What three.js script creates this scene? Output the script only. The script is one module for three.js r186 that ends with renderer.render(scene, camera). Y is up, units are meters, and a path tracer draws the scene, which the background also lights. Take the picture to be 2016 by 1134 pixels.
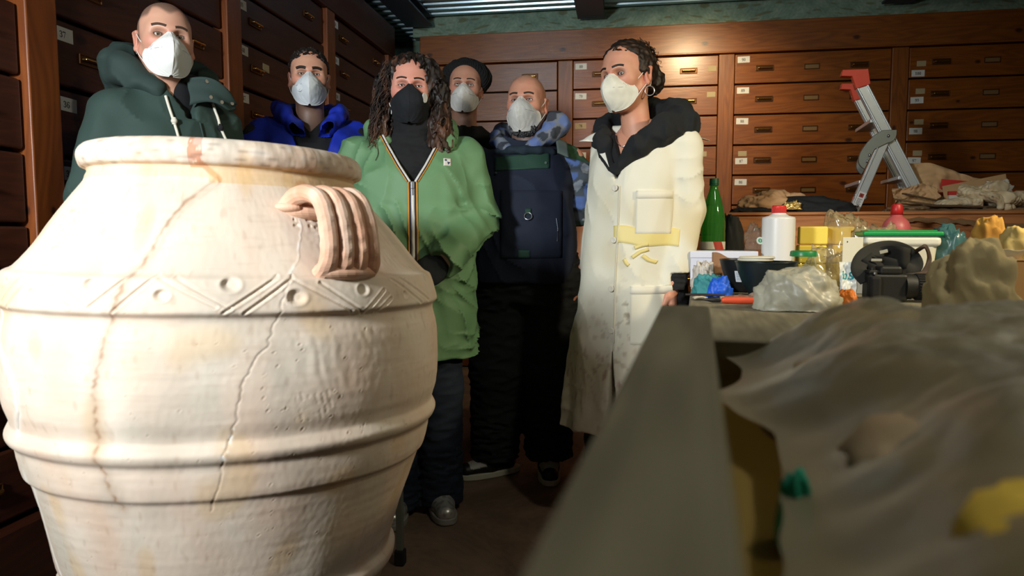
import * as THREE from 'three';
import { RoundedBoxGeometry } from 'three/addons/geometries/RoundedBoxGeometry.js';
import { mergeGeometries, mergeVertices, toCreasedNormals } from 'three/addons/utils/BufferGeometryUtils.js';
import { RectAreaLightUniformsLib } from 'three/addons/lights/RectAreaLightUniformsLib.js';
import { createNoise3D } from 'simplex-noise';

// ------------------------------------------------------------------ camera, light, exposure
RectAreaLightUniformsLib.init();
const scene = new THREE.Scene();
scene.background = new THREE.Color(0, 0, 0);
const EYE = 1.03, YAW = 9.13 * Math.PI / 180, PITCH = -4.53 * Math.PI / 180;
const camera = new THREE.PerspectiveCamera(45.565, 2016 / 1134, 0.02, 60);
camera.rotation.order = 'YXZ';
camera.position.set(0, EYE, 0);
camera.rotation.set(PITCH, YAW, 0);
camera.focus = 2.5;
camera.userData.fStop = 5.5;
const renderer = new THREE.WebGLRenderer({ antialias: true });
renderer.toneMapping = THREE.LinearToneMapping;
renderer.toneMappingExposure = 1.0;
renderer.shadowMap.enabled = true;

const KEY = { at: [-1.26, 1.62, 0.55], to: [-0.82, 0.98, -2.3], size: [0.22, 0.15], power: 24.5, color: [0.93, 0.98, 1.0] };
const WARM = { at: [1.56, 1.86, -1.3], to: [0.32, 0.9, -2.12], power: 6.6, color: [1.0, 0.83, 0.53] };
const CEIL = { at: [0.5, 2.53, -4.15], to: [0.42, 1.55, -5.11], power: 5.4, color: [1.0, 0.78, 0.45] };
const FILL = { at: [0.9, 2.55, -0.6], power: 2.1, color: [1.0, 0.93, 0.74] };
function spot(name, c, angle, pen, soft) {
  const l = new THREE.SpotLight(new THREE.Color().setRGB(...c.color), c.power, 0, angle, pen, 2);
  l.name = name; l.position.set(...c.at); l.target.position.set(...c.to); l.target.name = name + '_target';
  l.castShadow = true; l.shadow.radius = soft; l.shadow.mapSize.set(2048, 2048); l.shadow.bias = -0.0004;
  scene.add(l); scene.add(l.target); return l;
}
spot('key_light', KEY, 0.63, 0.5, 7.5);
spot('warm_light', WARM, 0.66, 0.75, 3);
spot('ceiling_light', CEIL, 0.95, 0.9, 2);
for (const [n, c] of [['fill_light', FILL]]) {
  const l = new THREE.PointLight(new THREE.Color().setRGB(...c.color), c.power, 0, 2);
  l.name = n; l.position.set(...c.at); l.castShadow = true; l.shadow.radius = 3; scene.add(l);
}

// cool batten under the decking, above the picture
const BATTEN = { at: [-0.75, 2.5, -3.55], size: [0.9, 0.05], power: 14, color: [0.72, 0.9, 1.0] };
{
  const l = new THREE.RectAreaLight(new THREE.Color().setRGB(...BATTEN.color), BATTEN.power, BATTEN.size[0], BATTEN.size[1]); l.name = 'batten_light';
  l.position.set(BATTEN.at[0], BATTEN.at[1] + 0.006, BATTEN.at[2] - 0.03); l.lookAt(BATTEN.at[0], BATTEN.at[1] + 0.09, BATTEN.at[2] - 1); scene.add(l);
}

// ------------------------------------------------------------------ helpers
let seed = 7;
const rnd = () => { seed = (seed + 0x6d2b79f5) | 0; let t = Math.imul(seed ^ (seed >>> 15), 1 | seed); t = (t + Math.imul(t ^ (t >>> 7), 61 | t)) ^ t; return ((t ^ (t >>> 14)) >>> 0) / 4294967296; };
const rr = (a, b) => a + (b - a) * rnd();
const n3 = createNoise3D(rnd), n3b = createNoise3D(rnd);
const { clamp, lerp, smoothstep } = THREE.MathUtils;
const ss = (x, a, b) => { const t = clamp((x - a) / (b - a), 0, 1); return t * t * (3 - 2 * t); };
const fbm = (x, y, z, o = 3) => { let s = 0, a = 1, t = 0; for (let i = 0; i < o; i++) { s += a * n3(x, y, z); t += a; a *= 0.5; x *= 2.03; y *= 2.03; z *= 2.03; } return s / t; };
const V = (x, y, z) => new THREE.Vector3(x, y, z);
const lin = (r, g, b) => new THREE.Color().setRGB(r / 255, g / 255, b / 255, THREE.SRGBColorSpace);
const arr = (r, g, b) => lin(r, g, b).toArray();
const used = {};
const numbered = (n) => { used[n] = (used[n] ?? -1) + 1; return used[n] ? n + '_' + String(used[n]).padStart(3, '0') : n; };
function tag(o, label, category, group, kind) {
  if (label) o.userData.label = label; if (category) o.userData.category = category; if (group) o.userData.group = group; if (kind) o.userData.kind = kind; return o;
}
function thing(name, label, category, pos = [0, 0, 0], turn = 0, group) {
  const o = new THREE.Group(); o.name = numbered(name); o.position.set(...pos); o.rotation.y = turn; scene.add(o); return tag(o, label, category, group);
}
function obj(name, geo, mat, parent = scene, label) {
  const m = new THREE.Mesh(Array.isArray(geo) ? mg(geo) : geo, mat); m.name = parent === scene ? numbered(name) : name; m.castShadow = m.receiveShadow = true; parent.add(m);
  if (label) m.userData.label = label; return m;
}
const struct = (name, geo, mat, parent) => { const m = obj(name, geo, mat, parent); if (!parent) m.userData.kind = 'structure'; return m; };
function mg(list) {
  const keepColor = list.every((g) => g.attributes.color);
  const out = list.map((g) => {
    const h = g.index ? g.toNonIndexed() : g.clone();
    for (const k of Object.keys(h.attributes)) if (!['position', 'normal', 'uv'].includes(k) && !(k === 'color' && keepColor)) h.deleteAttribute(k);
    if (!h.attributes.uv) h.setAttribute('uv', new THREE.BufferAttribute(new Float32Array(h.attributes.position.count * 2), 2));
    h.morphAttributes = {}; return h;
  });
  return out.length === 1 ? out[0] : mergeGeometries(out);
}
// rounded box whose uv run in metres, u along the longest side
function bx(w, h, d, x = 0, y = 0, z = 0, r = 0.003, seg = 1) {
  const g = new RoundedBoxGeometry(w, h, d, seg, Math.min(r, w / 2.05, h / 2.05, d / 2.05)); boxUV(g, w, h, d); g.translate(x, y, z); return g;
}
function boxUV(g, w, h, d) {
  const p = g.attributes.position, n = g.attributes.normal, uv = new Float32Array(p.count * 2), o1 = rnd() * 7, o2 = rnd() * 7;
  for (let i = 0; i < p.count; i++) {
    const nx = Math.abs(n.getX(i)), ny = Math.abs(n.getY(i)), nz = Math.abs(n.getZ(i)), P = [p.getX(i), p.getY(i), p.getZ(i)];
    let a, b; if (nz >= nx && nz >= ny) { a = 0; b = 1; } else if (nx >= ny) { a = 2; b = 1; } else { a = 0; b = 2; }
    const S = [w, h, d]; if (S[b] > S[a]) { const t = a; a = b; b = t; }
    uv[2 * i] = P[a] + o1; uv[2 * i + 1] = P[b] + o2;
  }
  g.setAttribute('uv', new THREE.BufferAttribute(uv, 2)); return g;
}
const cyl = (r1, r2, h, x = 0, y = 0, z = 0, seg = 24, open = false) => new THREE.CylinderGeometry(r1, r2, h, seg, 1, open).translate(x, y, z);
const lathe = (pts, seg = 40) => new THREE.LatheGeometry(pts.map(([a, b]) => new THREE.Vector2(a, b)), seg);
const tube = (pts, r, closed = false, n = 0, seg = 8) => new THREE.TubeGeometry(new THREE.CatmullRomCurve3(pts.map((p) => (p.isVector3 ? p : V(...p))), closed, 'centripetal'), n || pts.length * 5, r, seg, closed);
const ball = (r, x = 0, y = 0, z = 0, a = 14, b = 10) => new THREE.SphereGeometry(r, a, b).translate(x, y, z);
function crease(g, a = 0.6) { return toCreasedNormals(g, a); }
// thin sheet over a grid: fn(u, v) -> [x, y, z]; closed with a thickness t
function sheet(fn, nu, nv, t = 0.0015) {
  const P = [], I = [], U = [], at = (i, j) => i * (nv + 1) + j;
  for (let i = 0; i <= nu; i++) for (let j = 0; j <= nv; j++) { P.push(...fn(i / nu, j / nv)); U.push(i / nu, j / nv); }
  for (let i = 0; i < nu; i++) for (let j = 0; j < nv; j++) { const a = at(i, j), b = at(i + 1, j), c = at(i + 1, j + 1), d = at(i, j + 1); I.push(a, b, c, a, c, d); }
  const g = new THREE.BufferGeometry(); g.setAttribute('position', new THREE.Float32BufferAttribute(P, 3)); g.setAttribute('uv', new THREE.Float32BufferAttribute(U, 2)); g.setIndex(I); g.computeVertexNormals();
  if (!t) return g;
  const n = P.length / 3, N = g.attributes.normal, Q = P.slice(), J = I.slice();
  for (let i = 0; i < n; i++) Q.push(P[3 * i] - N.getX(i) * t, P[3 * i + 1] - N.getY(i) * t, P[3 * i + 2] - N.getZ(i) * t);
  for (let k = 0; k < I.length; k += 3) J.push(I[k] + n, I[k + 2] + n, I[k + 1] + n);
  const rim = []; for (let i = 0; i < nu; i++) rim.push([at(i, 0), at(i + 1, 0)]); for (let j = 0; j < nv; j++) rim.push([at(nu, j), at(nu, j + 1)]);
  for (let i = nu; i > 0; i--) rim.push([at(i, nv), at(i - 1, nv)]); for (let j = nv; j > 0; j--) rim.push([at(0, j), at(0, j - 1)]);
  for (const [a, b] of rim) J.push(a, b + n, b, a, a + n, b + n);
  const h = new THREE.BufferGeometry(); h.setAttribute('position', new THREE.Float32BufferAttribute(Q, 3)); h.setAttribute('uv', new THREE.Float32BufferAttribute(U.concat(U), 2)); h.setIndex(J); h.computeVertexNormals(); return h;
}
function paint(g, fn) { const p = g.attributes.position, n = g.attributes.normal, c = new Float32Array(p.count * 3); for (let i = 0; i < p.count; i++) c.set(fn(p.getX(i), p.getY(i), p.getZ(i), n ? n.getX(i) : 0, n ? n.getY(i) : 0, n ? n.getZ(i) : 0), i * 3); g.setAttribute('color', new THREE.BufferAttribute(c, 3)); return g; }
const mixc = (a, b, t) => [a[0] + (b[0] - a[0]) * t, a[1] + (b[1] - a[1]) * t, a[2] + (b[2] - a[2]) * t];

// ---- signed distance shapes and their mesh (surface nets)
const smin = (a, b, k) => { if (k <= 0) return Math.min(a, b); const h = Math.max(k - Math.abs(a - b), 0) / k; return Math.min(a, b) - h * h * k * 0.25; };
const smax = (a, b, k) => -smin(-a, -b, k);
function bone(a, b, ra, rb, sx = 1, sz = 1) {
  const [ax, ay, az] = a, dx = b[0] - ax, dy = b[1] - ay, dz = b[2] - az, L = dx * dx + dy * dy + dz * dz || 1e-9, m = Math.min(sx, sz, 1);
  return (x, y, z) => {
    let px = x - ax, py = y - ay, pz = z - az; const t = clamp((px * dx + py * dy + pz * dz) / L, 0, 1);
    px = (px - t * dx) / sx; py -= t * dy; pz = (pz - t * dz) / sz;
    return (Math.sqrt(px * px + py * py + pz * pz) - (ra + (rb - ra) * t)) * m;
  };
}
const ell = (c, r) => { const m = Math.min(...r); return (x, y, z) => { const a = (x - c[0]) / r[0], b = (y - c[1]) / r[1], d = (z - c[2]) / r[2]; return (Math.sqrt(a * a + b * b + d * d) - 1) * m; }; };
const uni = (list, k) => { const n = list.length; return (x, y, z) => { let d = list[0](x, y, z); for (let i = 1; i < n; i++) d = smin(d, list[i](x, y, z), k); return d; }; };
function net(f, lo, hi, h, color, slack = 0.03) {
  const nx = Math.ceil((hi[0] - lo[0]) / h) + 1, ny = Math.ceil((hi[1] - lo[1]) / h) + 1, nz = Math.ceil((hi[2] - lo[2]) / h) + 1, D = new Float32Array(nx * ny * nz), B = 6, sl = slack + h * B * 0.9;
  const at = (i, j, k) => (i * ny + j) * nz + k;
  for (let I = 0; I < nx; I += B) for (let J = 0; J < ny; J += B) for (let K = 0; K < nz; K += B) {
    const c = f(lo[0] + (I + B / 2) * h, lo[1] + (J + B / 2) * h, lo[2] + (K + B / 2) * h), far = Math.abs(c) > sl;
    for (let i = I; i < Math.min(I + B, nx); i++) for (let j = J; j < Math.min(J + B, ny); j++) for (let k = K; k < Math.min(K + B, nz); k++) D[at(i, j, k)] = far ? c : f(lo[0] + i * h, lo[1] + j * h, lo[2] + k * h);
  }
  const id = new Int32Array(nx * ny * nz).fill(-1), P = [], N = [], C = [], U = [], ids = [];
  const e = h * 0.4;
  for (let i = 0; i < nx - 1; i++) for (let j = 0; j < ny - 1; j++) for (let k = 0; k < nz - 1; k++) {
    const o = at(i, j, k), v = [D[o], D[o + 1], D[o + nz], D[o + nz + 1], D[o + ny * nz], D[o + ny * nz + 1], D[o + ny * nz + nz], D[o + ny * nz + nz + 1]];
    let neg = 0; for (let q = 0; q < 8; q++) if (v[q] < 0) neg++;
    if (neg === 0 || neg === 8) continue;
    let sx = 0, sy = 0, sz = 0, n = 0;
    const edge = (a, b) => { if ((v[a] < 0) === (v[b] < 0)) return; const t = v[a] / (v[a] - v[b]); sx += lerp(a >> 2, b >> 2, t); sy += lerp((a >> 1) & 1, (b >> 1) & 1, t); sz += lerp(a & 1, b & 1, t); n++; };
    edge(0, 1); edge(2, 3); edge(4, 5); edge(6, 7); edge(0, 2); edge(1, 3); edge(4, 6); edge(5, 7); edge(0, 4); edge(1, 5); edge(2, 6); edge(3, 7);
    const x = lo[0] + (i + sx / n) * h, y = lo[1] + (j + sy / n) * h, z = lo[2] + (k + sz / n) * h;
    let gx = f(x + e, y, z) - f(x - e, y, z), gy = f(x, y + e, z) - f(x, y - e, z), gz = f(x, y, z + e) - f(x, y, z - e); const L = Math.hypot(gx, gy, gz) || 1;
    id[o] = P.length / 3; P.push(x, y, z); N.push(gx / L, gy / L, gz / L); U.push(x, y); if (color) C.push(...color(x, y, z, gx / L, gy / L, gz / L));
  }
  const I = [], q = (a, b, c, d, flip) => { if (a < 0 || b < 0 || c < 0 || d < 0) return; if (flip) I.push(a, c, b, a, d, c); else I.push(a, b, c, a, c, d); };
  for (let i = 1; i < nx - 1; i++) for (let j = 1; j < ny - 1; j++) for (let k = 1; k < nz - 1; k++) {
    const o = at(i, j, k), s = D[o] < 0, X = ny * nz;
    if (s !== D[o + X] < 0) q(id[o - nz - 1], id[o - 1], id[o], id[o - nz], !s);
    if (s !== D[o + nz] < 0) q(id[o - X - 1], id[o - X], id[o], id[o - 1], !s);
    if (s !== D[o + 1] < 0) q(id[o - X - nz], id[o - nz], id[o], id[o - X], !s);
  }
  const g = new THREE.BufferGeometry(); g.setAttribute('position', new THREE.Float32BufferAttribute(P, 3)); g.setAttribute('normal', new THREE.Float32BufferAttribute(N, 3)); g.setAttribute('uv', new THREE.Float32BufferAttribute(U, 2));
  if (color) g.setAttribute('color', new THREE.Float32BufferAttribute(C, 3)); g.setIndex(I); return g;
}
// lump of crumpled stuff: a bumpy half ball on a flat base; fold = sharpness of creases
function lump(rx, ry, rz, amp, freq, s, nu = 48, nv = 22, fold = 1) {
  const g = new THREE.SphereGeometry(1, nu, nv), p = g.attributes.position, o = s * 7.31, planes = [];
  for (let i = 0; i < 90; i++) { const h = rr(-0.1, 1), a = rr(0, 6.283), q = Math.sqrt(1 - h * h); planes.push([q * Math.cos(a), h, q * Math.sin(a), rr(0.86, 1.1)]); }
  for (let i = 0; i < p.count; i++) {
    let x = p.getX(i), y = p.getY(i), z = p.getZ(i); let f = 9; for (const [a, b, c, d] of planes) { const t = a * x + b * y + c * z; if (t > 0.25) f = Math.min(f, d / t); }
    const a = fold * (Math.min(f, 1.3) - 1) * 2.2 + (1 - fold) * n3(x * freq + o, y * freq, z * freq);
    const k = 1 + amp * (a + 0.28 * (Math.abs(n3b(x * freq * 1.7, y * freq * 1.7 + o, z * freq * 1.7)) * 2 - 1) + 0.1 * (1 - 2 * Math.abs(n3(x * freq * 4, y * freq * 4, z * freq * 4 + o))) + 0.7 * n3(x * 1.4, y * 1.4, z * 1.4 + o));
    const q = Math.pow(Math.max(1e-6, 1 - y * y), 0.32) / Math.max(1e-3, Math.sqrt(1 - y * y)), m = Math.abs(y) > 0.995 ? 1 : Math.min(q, 1.9);
    p.setXYZ(i, x * rx * k * m, Math.max(y, -0.12) * ry * k, z * rz * k * m);
  }
  const w = mergeVertices(g.deleteAttribute('uv').deleteAttribute('normal')); w.computeVertexNormals(); w.computeBoundingBox(); w.translate(0, -w.boundingBox.min.y, 0); return w;
}

// ---- textures
function dataTex(w, h, fn, srgb = true) {
  const d = new Uint8Array(w * h * 4); for (let y = 0; y < h; y++) for (let x = 0; x < w; x++) { const c = fn(x / w, y / h), o = (y * w + x) * 4; d[o] = clamp(c[0], 0, 255); d[o + 1] = clamp(c[1], 0, 255); d[o + 2] = clamp(c[2], 0, 255); d[o + 3] = 255; }
  const t = new THREE.DataTexture(d, w, h); t.wrapS = t.wrapT = THREE.RepeatWrapping; t.magFilter = THREE.LinearFilter; t.minFilter = THREE.LinearMipmapLinearFilter; t.generateMipmaps = true; if (srgb) t.colorSpace = THREE.SRGBColorSpace; t.needsUpdate = true; return t;
}
const torus4 = (u, v, fu, fv) => { const a = u * Math.PI * 2, b = v * Math.PI * 2; return n3(Math.cos(a) * fu + Math.cos(b) * fv, Math.sin(a) * fu + 3.7, Math.sin(b) * fv + Math.cos(b) * 0.7 * fv); };
function woodTex(A, Bc, knots) {
  return dataTex(512, 512, (u, v) => {
    const w = torus4(u, v, 0.22, 1.6) * 0.8, g = Math.sin((v * 34 + w * 5) * Math.PI), fine = n3(Math.cos(u * 6.283) * 1.2, Math.sin(u * 6.283) * 1.2, v * 210), s = 0.5 + 0.28 * g + 0.16 * fine + 0.2 * torus4(u, v, 0.6, 3.5);
    let c = mixc(A, Bc, clamp(s, 0, 1)); for (const [ku, kv, r] of knots) { const d = Math.hypot((u - ku) * 1.0, (v - kv) * 1.6) / r; if (d < 2.2) c = mixc(c, [A[0] * 0.35, A[1] * 0.3, A[2] * 0.3], 0.75 * (1 - ss(d, 0.55, 2.2)) ); } return c;
  });
}
const std = (o) => new THREE.MeshStandardMaterial(o), phy = (o) => new THREE.MeshPhysicalMaterial(o);
const cm = (r, g, b, rough = 0.6, x = {}) => std({ color: lin(r, g, b), roughness: rough, ...x });
const VC = (rough = 0.8, x = {}) => std({ vertexColors: true, roughness: rough, ...x });
// printed card: canvas texture
function card(w, h, draw, rough = 0.7) { const c = document.createElement('canvas'); c.width = w; c.height = h; draw(c.getContext('2d'), w, h); const t = new THREE.CanvasTexture(c); t.colorSpace = THREE.SRGBColorSpace; t.magFilter = THREE.LinearFilter; return std({ map: t, roughness: rough }); }
// ------------------------------------------------------------------ the room
const BACK = -5.11, LEFT = -1.7;
const knots = [[0.2, 0.3, 0.012], [0.72, 0.77, 0.015], [0.55, 0.12, 0.009], [0.9, 0.5, 0.01]];
const woodA = woodTex([158, 88, 38], [196, 116, 54], knots), woodB = woodTex([116, 62, 30], [150, 84, 42], knots.slice(0, 2)), woodC = woodTex([168, 108, 60], [206, 146, 92], knots.slice(1));
const grainBump = dataTex(256, 256, (u, v) => { const s = 128 + 60 * n3(Math.cos(u * 6.283), Math.sin(u * 6.283), v * 90) + 40 * torus4(u, v, 0.5, 3); return [s, s, s]; }, false);
const mWood = phy({ map: woodA, color: new THREE.Color(0.52, 0.48, 0.22), roughness: 0.42, bumpMap: grainBump, bumpScale: 0.0006, clearcoat: 0.35, clearcoatRoughness: 0.3 });
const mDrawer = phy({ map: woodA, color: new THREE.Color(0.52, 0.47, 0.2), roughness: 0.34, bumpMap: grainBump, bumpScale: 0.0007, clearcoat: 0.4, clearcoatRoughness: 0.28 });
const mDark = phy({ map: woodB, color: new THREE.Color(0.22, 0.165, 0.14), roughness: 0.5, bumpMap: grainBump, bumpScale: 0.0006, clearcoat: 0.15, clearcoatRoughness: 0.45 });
const mDarkPost = phy({ map: woodA, color: new THREE.Color(0.42, 0.34, 0.22), roughness: 0.45, clearcoat: 0.2, clearcoatRoughness: 0.4 });
const mBrass = std({ color: lin(214, 168, 88), metalness: 1, roughness: 0.24 }), mOldBrass = std({ color: lin(96, 62, 32), metalness: 0.7, roughness: 0.4 });
const mGap = cm(18, 10, 7, 0.9);
const mCard = cm(222, 220, 212, 0.75), mCardOld = cm(176, 158, 120, 0.8), mHolder = cm(128, 98, 58, 0.7);

const floorTex = dataTex(512, 512, (u, v) => { const a = torus4(u, v, 0.9, 0.9), b = torus4(u, v, 4, 4), c = n3b(u * 150, v * 150, 1); return mixc([110, 92, 76], [148, 118, 96], clamp(0.5 + 0.4 * a + 0.25 * b + 0.12 * c, 0, 1)); });
const floorBump = dataTex(256, 256, (u, v) => { const s = 128 + 50 * torus4(u, v, 5, 5) + 40 * n3b(u * 90, v * 90, 4); return [s, s, s]; }, false);
const FX0 = -2.45, FX1 = 3.6, FZ0 = -5.8, FZ1 = 1.6;
{
  const m = std({ map: floorTex, roughness: 0.55, bumpMap: floorBump, bumpScale: 0.0015 });
  struct('floor', bx(FX1 - FX0, 0.1, FZ1 - FZ0, (FX0 + FX1) / 2, -0.05, (FZ0 + FZ1) / 2), m);
  const plaster = std({ map: dataTex(512, 256, (u, v) => { const a = torus4(u, v, 1.5, 1.2), b = torus4(u, v, 6, 5); const st = ss(torus4(u, v, 1.1, 3.2), 0.35, 0.7); return mixc(mixc([104, 128, 112], [140, 158, 138], clamp(0.5 + 0.4 * a + 0.3 * b, 0, 1)), [96, 92, 58], st * 0.6); }), roughness: 0.9 });
  struct('wall_left', bx(0.12, 2.95, FZ1 - FZ0, LEFT - 0.62, 1.475, (FZ0 + FZ1) / 2), plaster);
  struct('wall_back', bx(FX1 - FX0, 2.95, 0.12, (FX0 + FX1) / 2, 1.475, FZ0 + 0.06), plaster);
  struct('wall_right', bx(0.12, 2.95, FZ1 - FZ0, FX1 + 0.06, 1.475, (FZ0 + FZ1) / 2), cm(120, 108, 92, 0.9));
  struct('wall_front', bx(FX1 - FX0, 2.95, 0.12, (FX0 + FX1) / 2, 1.475, FZ1 + 0.06), cm(120, 108, 92, 0.9));
  // strip of green plaster over the cabinets on the back side
  struct('wall_back_upper', bx(4.9, 0.32, 0.1, 0.87, 2.5 + 0.165, BACK - 0.06), plaster);
}
// ceiling: ribbed metal decking between steel beams
{
  const prof = [], pitch = 0.105;
  const mDeck = phy({ color: lin(176, 200, 212), metalness: 0.8, roughness: 0.3 });
  const deckY = 2.635, P = [], I = [];
  const zs = []; for (let z = FZ0; z < FZ1; z += pitch) zs.push([z, 0], [z + 0.044, 0], [z + 0.0505, 0.024], [z + 0.0985, 0.024]);
  zs.push([FZ1, 0]);
  for (const [z, dy] of zs) P.push(FX0, deckY + dy, z, FX1, deckY + dy, z);
  for (let i = 0; i < zs.length - 1; i++) I.push(2 * i, 2 * i + 1, 2 * i + 2, 2 * i + 1, 2 * i + 3, 2 * i + 2);
  const n = P.length / 3; for (const [z, dy] of zs) P.push(FX0, deckY + dy + 0.1, z, FX1, deckY + dy + 0.1, z);
  for (let i = 0; i < zs.length - 1; i++) I.push(n + 2 * i, n + 2 * i + 2, n + 2 * i + 1, n + 2 * i + 1, n + 2 * i + 2, n + 2 * i + 3);
  const g = new THREE.BufferGeometry(); g.setAttribute('position', new THREE.Float32BufferAttribute(P, 3)); g.setAttribute('uv', new THREE.Float32BufferAttribute(new Float32Array(P.length / 3 * 2), 2)); g.setIndex(I); g.computeVertexNormals();
  struct('ceiling', crease(g, 0.3), mDeck);
  const mBeam = cm(58, 76, 92, 0.5, { metalness: 0.3 });
  for (const [x, k] of [[-0.24, 1], [1.78, 2], [-1.5, 3]]) {
    struct('trim_' + k, mg([bx(0.19, 0.014, 5.2, x, 2.562, -2.44, 0.002), bx(0.19, 0.014, 5.2, x, 2.628, -2.44, 0.002), bx(0.012, 0.06, 5.2, x, 2.595, -2.44, 0.002)]), mBeam);
  }
}
// ------------------------------------------------------------------ cabinets
// a recessed pull: plate, two posts and a bar
const pullPlate = mg([bx(0.112, 0.036, 0.004, 0, 0, 0.002, 0.0015), bx(0.118, 0.005, 0.008, 0, 0.0165, 0.004, 0.002), bx(0.118, 0.005, 0.008, 0, -0.0165, 0.004, 0.002), bx(0.005, 0.036, 0.008, -0.0575, 0, 0.004, 0.002), bx(0.005, 0.036, 0.008, 0.0575, 0, 0.004, 0.002)]);
const pullBar = mg([new THREE.CapsuleGeometry(0.0062, 0.082, 6, 12).rotateZ(Math.PI / 2).translate(0, 0, 0.02), cyl(0.005, 0.007, 0.02, 0, 0, 0, 10).rotateX(Math.PI / 2).translate(-0.042, 0, 0.011), cyl(0.005, 0.007, 0.02, 0, 0, 0, 10).rotateX(Math.PI / 2).translate(0.042, 0, 0.011)]);
const frameHolder = mg([bx(0.1, 0.006, 0.005, 0, 0.016, 0.003, 0.001), bx(0.1, 0.006, 0.005, 0, -0.016, 0.003, 0.001), bx(0.006, 0.036, 0.005, -0.048, 0, 0.003, 0.001), bx(0.006, 0.036, 0.005, 0.048, 0, 0.003, 0.001)]);
const holderCard = bx(0.09, 0.028, 0.0015, 0, 0, 0.001, 0.0005);
const cardSmall = bx(0.058, 0.036, 0.001, 0, 0, 0, 0.0003);
// all number cards are printed on one sheet; each card shows its own field of it
const numberSheet = card(1640, 688, (c) => {
  for (let n = 21; n <= 100; n++) {
    const i = (n - 21) % 10, j = Math.floor((n - 21) / 10), x = i * 164, y = j * 86, old = n === 78; c.fillStyle = old ? '#b29a74' : '#dedcd4'; c.fillRect(x, y, 164, 86); c.fillStyle = old ? 'rgba(70,50,20,.16)' : 'rgba(110,100,80,.1)';
    for (let k = 0; k < 14; k++) { const w = rr(4, 24); c.fillRect(x + rnd() * (164 - w), y + rnd() * 82, w, rr(1, 4)); }
    c.fillStyle = '#15130f'; c.font = 'bold 54px serif'; c.textAlign = 'center'; c.textBaseline = 'middle'; c.save(); c.translate(x + 82, y + 45); c.scale(0.82, 1); c.fillText(String(n), 0, 0); c.restore();
  }
});
const cardGeo = (n) => { const g = new THREE.PlaneGeometry(0.082, 0.043), u = g.attributes.uv, i = (n - 21) % 10, j = Math.floor((n - 21) / 10); for (let k = 0; k < 4; k++) u.setXY(k, (i + 0.01 + 0.98 * u.getX(k)) / 10, 1 - (j + 0.01 + 0.98 * (1 - u.getY(k))) / 8); return g; };
// one bay of ten drawers: local x runs along the front, z out of it
function cabinet(label, pos, turn, o) {
  const t = thing('drawer_cabinet', label, 'cabinet', pos, turn), W = o.width, rows = 10, top = o.top, p = o.pitch, bottom = top - rows * p, proud = o.proud ?? 0;
  const carcass = [bx(W + o.post, bottom - 0.02, 0.5, -o.post / 2, (bottom - 0.02) / 2 + 0.01, -0.26 + (o.plinth ?? 0), 0.004)];
  obj('plinth', carcass, o.dark ? mDark : mDarkPost, t);
  obj('carcass', [bx(W + o.post, top - bottom + 0.01, 0.47, -o.post / 2, (top + bottom) / 2, -0.28, 0.003)], mGap, t);
  obj('post', [bx(o.post, top - bottom, 0.05 + proud, -W / 2 - o.post / 2, (top + bottom) / 2, -0.022 + proud / 2, 0.006)], o.dark ? mDarkPost : mWood, t);
  if (o.endPost) obj('post', [bx(o.post, top - bottom, 0.05 + proud, W / 2 + o.post / 2, (top + bottom) / 2, -0.022 + proud / 2, 0.006)], o.dark ? mDarkPost : mWood, t);
  const fg = [0, 1, 2].map(() => bx(W - 0.008, p - 0.011, 0.024, 0, 0, -0.012, o.dark ? 0.009 : 0.004, 2));
  for (let r = 0; r < rows; r++) {
    const y = top - p * (r + 0.5), n = o.first - r, d = obj('drawer', fg[(r + o.first) % 3], o.dark ? mDark : mDrawer, t); d.position.set(0, y, -0.002 + ((r * 7 + o.first) % 5) * 0.0008);
    for (const hx of o.pulls) { const h = obj('handle_plate', pullPlate, mOldBrass, d); h.position.set(hx, o.pullY ?? 0.0, 0.0); h.scale.setScalar(o.pullScale ?? 1); const b = obj('handle', pullBar, mBrass, d); b.position.set(hx, o.pullY ?? 0, 0); b.scale.setScalar(o.pullScale ?? 1); }
    if (o.holder !== undefined) { const h = obj('label_holder', frameHolder, mOldBrass, d); h.position.set(o.holder, 0.0, 0.0); const q = obj('holder_card', holderCard, mHolder, d); q.position.set(o.holder, 0, 0); }
    const dy = (o.low?.[r] ?? (o.cardY ?? 0.055)) + ((r * 13 + o.first) % 7 - 3) * 0.0016, cd = obj('number_label', cardGeo(n), numberSheet, d); cd.position.set(o.cardX + ((r * 5 + o.first) % 5 - 2) * 0.002, dy, 0.0008); cd.rotation.z = ((r * 11 + o.first) % 7 - 3) * 0.008; cd.scale.setScalar(o.cardScale ?? 1);
    for (const [rw, cx, cy] of o.extra ?? []) if (rw === r) { const e = obj('paper_label', cardSmall, mCardOld, d); e.position.set(cx, cy, 0.001); }
  }
  return t;
}
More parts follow.
